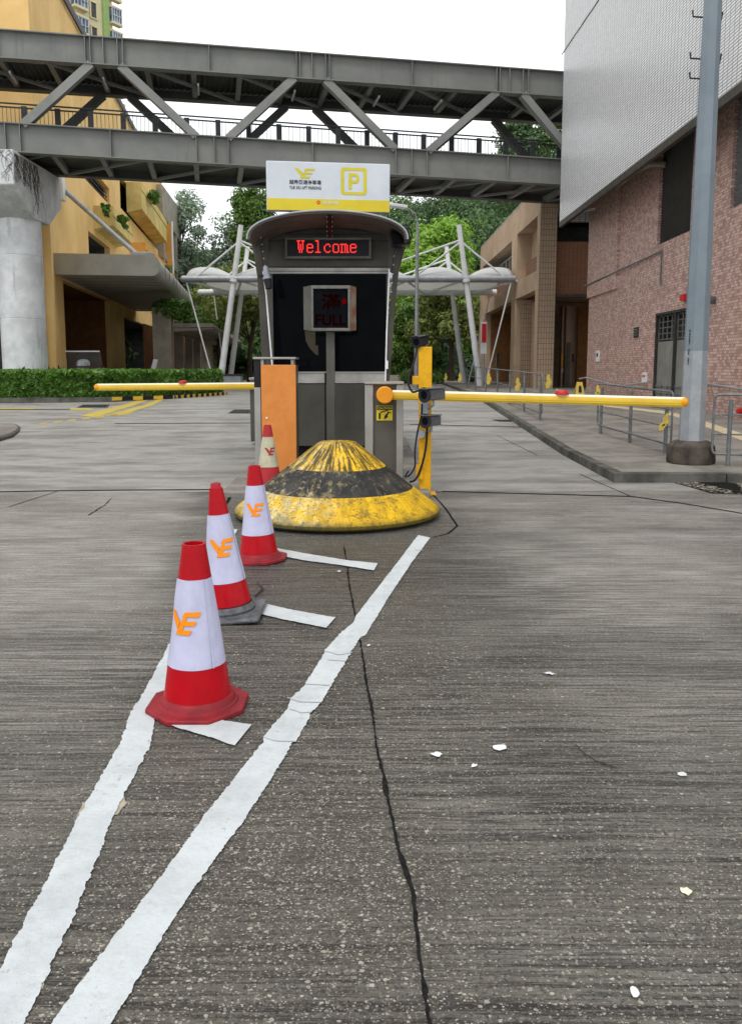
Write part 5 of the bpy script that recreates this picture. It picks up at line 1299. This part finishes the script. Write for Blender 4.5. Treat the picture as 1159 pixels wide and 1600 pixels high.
sbox(.004,.996,.006,.245,.0,.004).build('yellow_stripe', M['sign_yellow'], sgb, smooth=False)
for u in (.2,.8): MB().tube(sp_(u,-.25,-.07), sp_(u,.02,-.07), .02).build('sign_leg', M['steel_dark'], sgb)
m = MB(); lw = .118; 
logo_mesh(m, lambda x, y, q: sp_(.225+x*lw*.86, .66+y*.20, .003+q*.0006), 2, 2); m.build('logo', M['sign_logo'], sgb, smooth=False)
text_mesh('chinese_text', '越秀亞通停車場', .062, M['ink'], sgb, sp_(.182,.535,.003), su, sz_, .255*SW)
text_mesh('english_text', 'YUE XIU APT PARKING', .044, M['ink'], sgb, sp_(.182,.435,.003), su, sz_, .255*SW)
def rrect(u0,u1,v0,v1,r,n=6):
    a = SW; b = SH; pts = []
    for (cu, cv, s_) in ((u1*a-r,v1*b-r,0),(u0*a+r,v1*b-r,1),(u0*a+r,v0*b+r,2),(u1*a-r,v0*b+r,3)):
        for k in range(n+1): t_ = math.pi/2*(s_+k/n); pts.append((cu+r*math.cos(t_), cv+r*math.sin(t_)))
    return pts
m = MB(); o1 = rrect(.598,.808,.345,.905,.045); o2 = rrect(.624,.782,.405,.845,.025); n = len(o1)
m.add([so+su*x+sz_*z+sn*.004 for x, z in o1]+[so+su*x+sz_*z+sn*.004 for x, z in o2], [(i,(i+1)%n,(i+1)%n+n,i+n) for i in range(n)]); m.build('square_outline', M['sign_logo'], sgb, smooth=False)
lp_ = MB(); pl_ = lambda u0,u1,v0,v1,d: lp_.quad(sp_(u0,v0,d),sp_(u1,v0,d),sp_(u1,v1,d),sp_(u0,v1,d))
pl_(.660,.687,.46,.79,.004)
n = 14; oo = []; ii = []
for k in range(n+1):
    a = math.pi/2-math.pi*k/n; oo.append(so+su*(.712*SW+.062*math.cos(a)*1.0)+sz_*(.685*SH+.105*SH*math.sin(a))+sn*.0045); ii.append(so+su*(.712*SW+.026*math.cos(a))+sz_*(.685*SH+.045*SH*math.sin(a))+sn*.0045)
oo = [sp_(.687,.79,.0045)]+oo+[sp_(.687,.58,.0045)]; ii = [sp_(.687,.73,.0045)]+ii+[sp_(.687,.64,.0045)]; n = len(oo)
lp_.add(oo+ii, [(i,i+1,n+i+1,n+i) for i in range(n-1)]); lp_.build('letter_p', M['sign_logo'], sgb, smooth=False)
m = MB(); cc_ = sp_(.415,.175,.007); n = 20; r1, r0 = .026, .011
m.add([cc_+su*(r1*math.cos(2*math.pi*k/n))+sz_*(r1*math.sin(2*math.pi*k/n)) for k in range(n)]+[cc_+su*(r0*math.cos(2*math.pi*k/n))+sz_*(r0*math.sin(2*math.pi*k/n)) for k in range(n)], [(i,(i+1)%n,(i+1)%n+n,i+n) for i in range(n)]); m.build('ring_mark', M['red_ink'], sgb, smooth=False)
text_mesh('stripe_text', '美田邨', .055, M['pale_ink'], sgb, sp_(.445,.13,.007), su, sz_, .135*SW)

# floodlight right + small lamp left
q = P(625,371,11.6); t = thing('floodlight', 'black floodlight under the right end of the booth roof', 'light', q)
MB().obox(q, Vector((1,0,.18)).normalized(), (0,1,0), Vector((-.18,0,1)).normalized(), .135, .1, .12).build('housing', M['black'], t, bevel=.03)
MB().obox(q+Vector((-.02,-.11,-.01)), Vector((1,0,.18)).normalized(), (0,1,0), Vector((-.18,0,1)).normalized(), .10, .01, .09).build('lens', M['black_glass'], t)
m = MB(); m.path([q+Vector((-.02,.02,.12)), q+Vector((.05,0,.17)), q+Vector((.14,0,.12)), q+Vector((.17,0,.02)), q+Vector((.13,0,-.06))], .012, 6); m.build('bracket', M['black'], t)
q = P(415,430,11.6); t = thing('spot_lamp', 'small pale and black lamp on the left booth fin', 'light', q)
MB().tube(q+Vector((.0,0,.12)), q+Vector((.03,-.02,-.06)), .035, .055, 12).build('shade', M['galv'], t); MB().tube(q+Vector((.03,-.02,-.06)), q+Vector((.05,-.04,-.19)), .06, .045, 12).build('lamp_body', M['black'], t)
m = MB(); m.bar(q+Vector((-.1,0,-.02)), q+Vector((0,0,0)), .03,.03); m.build('bracket', M['black'], t)

# FULL sign on pole
YS_ = 11.45; a = P(473,446,YS_); b = P(556,517,YS_)
fs_ = thing('full_sign', 'boxy dark lot full sign on a steel post before the booth window', 'sign', ((a.x+b.x)/2, YS_+.1, .07))
sa, sb_ = P(486,450,YS_), P(547,512,YS_)
z0_, z1_ = b.z, a.z
m = MB(); m.hexa([(a.x,YS_+.10,z0_+.02),(sa.x,YS_,z0_),(sa.x,YS_+.28,z0_),(a.x,YS_+.28,z0_+.02),(a.x,YS_+.10,z1_-.01),(sa.x,YS_,z1_),(sa.x,YS_+.28,z1_),(a.x,YS_+.28,z1_-.01)])
m.build('side_panel', M['steel_panel'], fs_)
m = MB(); m.hexa([(sb_.x,YS_,z0_),(b.x,YS_+.10,z0_+.02),(b.x,YS_+.28,z0_+.02),(sb_.x,YS_+.28,z0_),(sb_.x,YS_,z1_),(b.x,YS_+.10,z1_-.01),(b.x,YS_+.28,z1_-.01),(sb_.x,YS_+.28,z1_)])
m.build('side_panel', simple("rusty_side_panel", (.20,.10,.055), (.26,.22,.18), .5, .3, scale=6), fs_)
m = MB()
m.box(sa.x+.001,sb_.x-.001,YS_-.01,YS_+.27,z1_-.045,z1_); m.box(sa.x+.001,sb_.x-.001,YS_-.01,YS_+.27,z0_,z0_+.04)
m.box(sa.x+.001,sa.x+.03,YS_-.01,YS_+.27,z0_+.041,z1_-.046); m.box(sb_.x-.03,sb_.x-.001,YS_-.01,YS_+.27,z0_+.041,z1_-.046); m.build('frame', M['steel_mid'], fs_, bevel=.004)
MB().box(sa.x+.031,sb_.x-.031,YS_+.03,YS_+.26,z0_+.042,z1_-.047).build('screen', M['black_glass'], fs_)
wS = sb_.x-sa.x
text_mesh('full_text', 'FULL', .15, M['red_led_dim'], fs_, (sa.x+.06,YS_+.026,z0_+.08), (1,0,0), (0,0,1), wS-.12)
text_mesh('chinese_full_text', '滿', .22, M['red_led_dim'], fs_, (sa.x+.14,YS_+.026,z0_+.30), (1,0,0), (0,0,1), .27)
q = P(537.5,471,YS_+.02); m = MB(); m.sphere(q, .028, 12, 8, 1.5); m.build('red_spot', emis("red_lamp", (.8,.0,.0), .12), fs_)
xp0, xp1 = P(510,600,YS_+.1).x, P(523,600,YS_+.1).x
MB().box(xp0,xp1,YS_+.1,YS_+.22,.06,z0_-.001).build('post', M['steel_panel'], fs_, bevel=.006)

# orange cabinet
YO = 10.9; xo0, xo1 = P(409,650,YO).x, P(463,650,YO).x; zt1 = P(430,558,YO).z; zd = P(430,570,YO).z
oc_ = thing('orange_cabinet', 'orange doored barrier cabinet left of the bollard', 'cabinet', ((xo0+xo1)/2, YO, .07))
xo2 = P(398,650,YO).x
MB().box(xo0+.01,xo1-.004,YO+.03,YO+.40,.07,zd).build('cabinet_body', M['steel_panel'], oc_)
dor = MB().box(xo0,xo1,YO-.02,YO+.028,.10,zd).build('orange_door', M['orange_door'], oc_, bevel=.008)
q = P(417,653,YO-.02); MB().tube(q, q+Vector((0,-.012,0)), .014, .014, 12).build('lock', M['white_steel'], dor)
zm = P(400,605,YO).z
MB().box(xo2,xo0-.012,YO+.0,YO+.42,zm,zt1-.035).build('dark_side_frame', M['black'], oc_); MB().box(xo2,xo0-.012,YO+.0,YO+.42,.07,zm-.003).build('steel_side_frame', M['steel'], oc_)
MB().box(xo0-.008,xo0+.03,YO+.04,YO+.3,zd+.003,zt1-.03).build('hinge_block', M['white_steel'], oc_); MB().box(xo1-.07,xo1-.03,YO+.04,YO+.3,zd+.003,zt1-.03).build('top_support', M['steel'], oc_)
MB().box(xo2-.008,xo1+.004,YO-.03,YO+.45,zt1-.028,zt1).build('top_plate', M['steel'], oc_, bevel=.004)

# barrier arm builder
def arm(t, p0, p1, r, dome_u, hide=None):
    p0, p1 = Vector(p0), Vector(p1); d = (p1-p0).normalized(); up = Vector((0,0,1)); n_ = Vector((0,-1,0))
    prof = [(-.75,-.95),(-1,-.6),(-1,.3),(-.8,.62)]
    yel = [(-.8,.60),(-1,.25),(-1,-.6),(-.7,-1),(.7,-1),(1,-.6),(1,.25),(.8,.60)]
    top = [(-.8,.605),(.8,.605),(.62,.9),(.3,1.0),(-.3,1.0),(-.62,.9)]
    MB().prism([p0+n_*(a*r*.75)+up*(b*r) for a, b in yel], p1-p0).build('boom', M['arm_yellow'], t)
    MB().prism([p0+n_*(a*r*.75)+up*(b*r) for a, b in top], p1-p0).build('sky_highlight', M['arm_glint'], t)  # sky highlight along the boom top, put in as a pale strip
    for q in (-.2,-.55): MB().bar(p0+n_*(r*.77)+up*(r*q), p1+n_*(r*.77)+up*(r*q), .006, .006).build('boom_rib', M['sign_yellow'], t)
    m = MB(); m.sphere(tuple(p1), r*1.02, 14, 10); m.build('end_cap', M['cap_orange'], t)
    c = p0.lerp(p1, dome_u)+up*r*.98
    prof_ = [(.088,0),(.085,.013),(.07,.04),(.04,.052),(.005,.056)]
    MB().lathe(prof_, tuple(c), 20).build('red_light', M['red_lens'], t)
# right barrier
YC = 10.35; xc0, xc1 = P(570,650,YC).x, P(630,650,YC).x; zct = P(600,597,YC).z
rb = thing('right_barrier', 'parking barrier with long yellow boom across the right lane', 'barrier', ((xc0+xc1)/2, YC+.2, .07))
xi0, xi1 = P(583,650,YC).x, P(619,650,YC).x
MB().box(xi0+.001,xi1-.001,YC+.04,YC+.43,.07,zct-.03).build('cabinet_body', M['steel_panel'], rb)
MB().box(xc0,xi0,YC,YC+.42,.07,zct-.03).build('side_post', M['steel'], rb, bevel=.01); MB().box(xi1,xc1,YC,YC+.42,.07,zct-.03).build('side_post', M['steel'], rb, bevel=.01)
MB().box(xc0-.005,xc1+.005,YC-.02,YC+.45,zct-.028,zct+.005).build('cabinet_lid', M['steel'], rb, bevel=.006)
hub = P(601,617,YC-.12); ae = P(1067,628.5,9.95)
MB().tube(hub+Vector((0,-.10,0)), hub+Vector((0,.15,0)), .108, .108, 40).build('hub_cap', M['cap_orange'], rb, bevel=.012)
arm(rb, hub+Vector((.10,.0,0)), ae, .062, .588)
a_ = P(588,634,YC+.03); b_ = P(613,657,YC+.03)
cs = thing('caution_sign', 'small yellow caution plate on the right barrier cabinet', 'sign', (a_+b_)/2)
MB().box(a_.x,b_.x,YC+.025,YC+.038,b_.z,a_.z).build('plate', M['sign_yellow'], cs)
MB().box(a_.x+.006,b_.x-.006,YC+.022,YC+.0245,a_.z-.055,a_.z-.006).build('header', M['ink'], cs)
text_mesh('caution_text', 'CAUTION', .028, M['sign_yellow'], cs, (a_.x+.02,YC+.020,a_.z-.045), (1,0,0), (0,0,1), b_.x-a_.x-.04)
m = MB(); w_ = b_.x-a_.x
def cb(pts): m.prism([(a_.x+x*w_, YC+.0225, b_.z+z*w_) for x, z in pts], (0,.002,0))
cb([(.14,.10),(.26,.10),(.26,.48),(.14,.48)]); cb([(.26,.47),(.75,.62),(.75,.68),(.24,.54)]); cb([(.46,.10),(.56,.10),(.68,.34),(.62,.44),(.52,.30)]); cb([(.62,.36),(.70,.32),(.80,.52),(.72,.56)]); cb([(.60,.14),(.72,.22),(.66,.34),(.60,.28)]); cb([(.66,.5),(.92,.44),(.92,.50),(.68,.56)])
m.build('pictogram', M['ink'], cs, smooth=False)
# left barrier
lbq = thing('left_barrier', 'parking barrier with yellow boom across the left lane', 'barrier', (P(405,640,15.6).x, 15.7, .1))
xL = P(405,640,15.6).x
MB().box(xL-.16,xL+.28,15.5,15.9,.1,1.30).build('cabinet_body', M['steel_panel'], lbq, bevel=.01)
MB().box(xL-.17,xL+.29,15.48,15.92,1.30,1.34).build('cabinet_lid', M['steel'], lbq)
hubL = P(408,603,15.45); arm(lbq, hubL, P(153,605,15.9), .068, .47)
MB().tube(hubL+Vector((0,-.05,0)), hubL+Vector((0,.05,0)), .11, .11, 24).build('hub_cap', M['cap_orange'], lbq)

# ================================================================== CAMERA POST
YP = 9.65; ct = P(665,542,YP); cbx = P(663.5,768,YP)
cpst = thing('camera_post', 'yellow square camera post right of the bollard', 'post', (cbx.x, YP, 0))
MB().hexa([(cbx.x-.07,YP-.07,0),(cbx.x+.07,YP-.07,0),(cbx.x+.07,YP+.07,0),(cbx.x-.07,YP+.07,0),(ct.x-.088,YP-.07,ct.z),(ct.x+.07,YP-.07,ct.z),(ct.x+.07,YP+.07,ct.z),(ct.x-.088,YP+.07,ct.z)]).build('square_tube', M['post_yellow'], cpst, bevel=.008)
q = P(650,594,YP); MB().box(q.x-.045,q.x+.05,YP-.06,YP+.03,q.z-.055,q.z+.05).build('junction_box', M['post_yellow'], cpst, bevel=.006)
MB().box(cbx.x-.13,cbx.x+.13,YP-.13,YP+.13,.0,.012).build('base_plate', M['post_yellow'], cpst)
q = P(656,742,YP-.1); MB().box(q.x-.05,q.x+.03,YP-.12,YP-.072,q.z-.05,q.z+.12).build('conduit_box', M['post_yellow'], cpst)
cg = 'cctv cameras on the yellow post'
def cctv(label, c, yaw, pitch, L, w, face, mount):
    t = thing('cctv_camera', label, 'camera', c, cg); R_ = Matrix.Rotation(yaw,3,'Z') @ Matrix.Rotation(pitch,3,'X')
    f, x, u = R_@Vector((0,-1,0)), R_@Vector((1,0,0)), R_@Vector((0,0,1)); c = Vector(c)
    MB().obox(c-f*L*.35, f, x, u, L*.5, w*.42, w*.38).build('housing', M['cam_grey'], t, bevel=.01)
    MB().obox(c-f*L*.25+u*w*.45, f, x, u, L*.6, w*.5, .006).build('sun_shield', M['cam_grey'], t, bevel=.004)
    m = MB(); m.tube(c+f*L*.14, c+f*L*.24, w*.52, w*.56, 24); m.build('front_hood', M['black'], t)
    MB().tube(c+f*L*.241, c+f*L*.245, w*.3, w*.3, 20).build('lens', M['black_glass'], t)
    m = MB(); m.path([c-f*L*.35-u*w*.38, c-f*L*.35-u*w*.75, Vector(mount)], .016, 8); m.build('bracket', M['galv'], t)
    return t
c1 = P(668,617,YP-.28); cctv('middle grey camera aimed left over the boom', tuple(c1), R(-48), R(2), .27, .165, 0, P(667,640,YP-.08))
c2 = P(668,658,YP-.26); cctv('lowest grey camera below the boom', tuple(c2), R(-40), R(0), .22, .15, 0, P(664,676,YP-.08))
c3 = P(653,534,YP-.05); t = cctv('topmost black camera above the yellow post', tuple(c3), R(-30), R(8), .2, .135, 0, P(662,548,YP))
for ch in t.children:
    if ch.name.startswith(('housing','sun_shield')): ch.data.materials[0] = M['black']
q = P(660,678,YP-.1); 
MB().tube(q+Vector((-.02,.03,0)), q+Vector((-.02,-.02,0)), .05, .05, 16).build('round_bracket', M['galv'], cpst)
q = P(663,638,YP-.1); MB().box(q.x-.05,q.x+.05,q.y-.02,q.y+.03,q.z-.07,q.z+.07).build('clamp', M['galv'], cpst, bevel=.01)
def cable(label, pts, r=.013):
    m = MB(); q = [P(*p) for p in pts]; fine_ = []
    for i in range(len(q)-1):
        p0, p1, p2, p3 = q[max(i-1,0)], q[i], q[i+1], q[min(i+2,len(q)-1)]
        for k in range(6):
            u = k/6; fine_.append(.5*((2*p1)+(p2-p0)*u+(2*p0-5*p1+4*p2-p3)*u*u+(3*p1-p0-3*p2+p3)*u**3))
    fine_.append(q[-1]); m.path(fine_, r, 8); m.build('cable', M['black'], cpst)
cable('', [(651,545,YP-.05),(647,565,YP-.1),(640,585,YP-.12),(638,600,YP-.13),(644,612,YP-.15),(655,610,YP-.2)])
cable('', [(659,630,YP-.15),(658,650,YP-.13),(652,675,YP-.12),(648,705,YP-.12),(648,728,YP-.13),(640,742,YP-.14),(633,744,YP-.13),(638,736,YP-.1)], .011)
cable('', [(667,665,YP-.15),(666,690,YP-.13),(662,715,YP-.13),(655,738,YP-.13),(648,750,YP-.15),(640,753,YP-.12)], .014)

# ================================================================== BOLLARD
def mat_bollard(kind):
    t = NT("bollard_paint_"+kind); x, y, z = t.xyz()
    ang = t.math('ARCTAN2', y, x); rr = t.math('SQRT', t.math('ADD', t.math('MULTIPLY', x, x), t.math('MULTIPLY', y, y)))
    v = t.comb(t.math('MULTIPLY', ang, 5.0), t.math('MULTIPLY', rr, 2.2), 0.0)
    v2 = t.comb(t.math('MULTIPLY', ang, 15.0), t.math('MULTIPLY', rr, 4.5), 3.0)
    st = t.noise(1.0, 6, .65, v); st2 = t.noise(1.0, 6, .7, v2); pt = t.noise(3.0, 7, .7); ps = t.noise(14, 6, .75); pq = t.noise(6.5, 7, .72, t.map((1,1,1.6),(3,1,2)))
    yel = t.mix(t.step(pt, .35, .7), (.76,.46,.012), (.58,.34,.012)); cream = (.62,.54,.30); dark = (.03,.028,.018)
    if kind == 'yellow':
        lf = t.step(t.math('ADD', x, t.math('MULTIPLY', pt, .7)), .62, -.15)       # paint worn to cream on the left front
        m1 = t.math('MULTIPLY', t.step(t.math('ADD', t.math('MULTIPLY', ps, .45), t.math('MULTIPLY', pq, .55)), .44, .54), t.math('MULTIPLY', lf, .9))
        c = t.mix(m1, yel, cream)
        top = t.step(z, .42, .56)
        grime = t.step(t.math('ADD', t.math('MULTIPLY', st, .5), t.math('MULTIPLY', st2, .5)), .45, .55)
        c = t.mix(t.math('MULTIPLY', grime, t.math('ADD', .30, t.math('MULTIPLY', top, .65))), c, dark)
        blot = t.step(pq, .53, .62)
        c = t.mix(t.math('MULTIPLY', blot, .6), c, (.14,.095,.03))
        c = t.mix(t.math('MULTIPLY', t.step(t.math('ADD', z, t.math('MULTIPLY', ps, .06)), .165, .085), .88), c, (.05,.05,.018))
        c = t.mix(t.math('MULTIPLY', t.step(t.noise(45, 4), .56, .64), .6), c, dark)
    else:
        c = t.mix(t.step(pt, .4, .7), (.018,.018,.019), (.05,.046,.04))
        w = t.step(t.math('ADD', t.math('MULTIPLY', st2, .35), t.math('MULTIPLY', pq, .65)), .50, .62)
        lf = t.step(x, .45, -.45)
        c = t.mix(t.math('MULTIPLY', w, t.math('ADD', .18, t.math('MULTIPLY', lf, .55))), c, (.36,.28,.13))
        c = t.mix(t.math('MULTIPLY', t.step(ps, .56, .66), t.math('ADD', .2, t.math('MULTIPLY', lf, .5))), c, (.45,.40,.25))
    return t.fin(c, t.math('ADD', .38, t.math('MULTIPLY', ps, .3)), 0, t.bump(t.math('ADD', t.math('MULTIPLY', ps, .6), t.math('MULTIPLY', st2, .5)), .55, .012))
Bc = (-.35, 8.25, 0)
bl = thing('concrete_bollard', 'broad conical concrete bollard in worn yellow and black paint', 'bollard', Bc)
my, mk = mat_bollard('yellow'), mat_bollard('black')
def ring(name, prof, mat, caps=False, n=72):
    o = MB().lathe(prof, Bc, n, 0, caps).build(name, mat, bl); return o
ring('base_rim', [(.98,.028),(1.045,.03),(1.063,.045),(1.066,.075),(1.045,.095)], my)
ring('lower_yellow_band', [(1.045,.095),(.98,.145),(.88,.222),(.785,.297)], my)
ring('black_band', [(.785,.297),(.70,.362),(.60,.44),(.505,.515)], mk)
ring('upper_yellow_band', [(.505,.515),(.40,.60),(.30,.68),(.205,.752),(.18,.765),(.001,.77)], my, n=24)
ring('gap_shade_foot', [(1.0,.001),(.985,.027)], M['ink'])  # black ring: shade of the gap under the rim put into colour

# ================================================================== CONES
def cone(label, base, H_, r0, r1, kind, tilt=0, logo_az=-math.pi/2, yaw=0):
    t = thing('traffic_cone', label, 'traffic cone', base, 'traffic cones standing along the left painted line'); b = Vector(base)
    def rad(z): return r0+(r1-r0)*(z-.05)/(H_-.05)
    def lat(prof, mat, name, n=40, caps=False, **k): return MB().lathe(prof, tuple(b), n, 0, caps).build(name, mat, t, **k)
    if kind != 'black':
        s = r0*1.44; pts_ = []
        c8 = .42
        for (x, y) in ((1,-c8),(1,c8),(c8,1),(-c8,1),(-1,c8),(-1,-c8),(-c8,-1),(c8,-1)): pts_.append(b+Vector((x*s,y*s,.0)))
        MB().prism(pts_, (0,0,.026)).build('base', M['cone_rubber'], t, bevel=.006)
        lat([(s*.84,.0255),(s*.82,.034),(s*.80,.036),(rad(.04)+.018,.037),(rad(.04)+.012,.05),(rad(.05)+.006,.062),(rad(.07)+.001,.066)], M['cone_rubber'], 'base_ring')
    else:
        s = r0*1.45
        MB().box(b.x-s,b.x+s,b.y-s,b.y+s,0,.03).build('base', M['rubber_black'], t, bevel=.03)
        lat([(s*.9,.0305),(s*.75,.036),(rad(.05)+.018,.05),(rad(.07)+.004,.082)], M['rubber_black'], 'base_skirt')
    zb = .066 if kind != 'black' else .082
    z1 = zb if kind != 'black' else .086; f1 = .285; f2 = .80
    red = M['cone_red'] if kind != 'aged' else M['cone_red_aged']; wh = M['cone_white'] if kind != 'aged' else M['cone_aged']
    za, zc2 = H_*f1, H_*f2
    zz = [z1, z1+(za-z1)*.5, za]; lat([(rad(z)+.0015, z) for z in zz], red, 'lower_red_band')
    # white sleeve: a loose, faintly wrinkled wrap with a seam
    m = MB(); n = 64; rows = 9
    for j in range(rows):
        z = za+(zc2-za)*j/(rows-1)
        for k in range(n):
            a = 2*math.pi*k/n; w = .0042*mnoise.noise(Vector((math.cos(a)*2.2+base[0]*9, math.sin(a)*2.2, z*5)))
            m.v.append((b.x+(rad(z)+.003+w)*math.cos(a), b.y+(rad(z)+.003+w)*math.sin(a), b.z+z))
    for j in range(rows-1):
        for k in range(n): m.f.append((j*n+k, j*n+(k+1)%n, (j+1)*n+(k+1)%n, (j+1)*n+k))
    m.build('white_sleeve', wh, t)
    a_s = logo_az+1.15
    m = MB()
    for da in (0,):
        m.quad(*[tuple(b+Vector(((rad(z)+.0066)*math.cos(a_s+dd), (rad(z)+.0066)*math.sin(a_s+dd), z))) for z, dd in ((za,-.05),(za,.02),(zc2,.02),(zc2,-.05))])
    m.build('sleeve_seam', wh, t)
    lat([(rad(z)+.0015, z) for z in (zc2, zc2+(H_-zc2)*.5, H_)]+[(rad(H_)-.008,H_+.0),(rad(H_)-.01,H_-.04)], red, 'upper_red_band')
    if kind == 'black': lat([(rad(H_)-.006,H_-.01),(rad(H_)-.008,H_+.028),(rad(H_)-.016,H_+.03),(rad(H_)-.017,H_-.02)], M['cone_red_aged'], 'cone_tip')
    # logo
    lh = H_*.13; m = MB(); zl_ = H_*(.49)
    def fm(x, y, q):
        z = zl_+y*lh; r = rad(z)+.0072+q*.0003; da = (x-.8)*lh/r
        return b+Vector((r*math.cos(logo_az+da), r*math.sin(logo_az+da), z))
    logo_mesh(m, fm, 8, 4); m.build('logo', M['logo_orange'] if kind != 'aged' else M['cone_red_aged'], t)
    t.rotation_euler = (0, tilt, yaw)
    return t
cone('nearest red and white cone on an octagonal red base', tuple(G(310,1103)), .752, .150, .050, 'red', 0, R(-110), R(0))
cone('second cone from the front, leaning slightly on a black rubber base', tuple(G(358,961)), .80, .148, .038, 'black', R(-4.5), R(-78), R(0))
cone('third cone beside the bollard on an octagonal red base', tuple(G(405,874)), .755, .150, .045, 'red', R(-2), R(-88), R(0))
c4 = cone('farthest faded cone with cream sleeve behind the bollard', (-1.30, 10.1, .07), .735, .150, .045, 'aged', R(-.5), R(-65), 0)
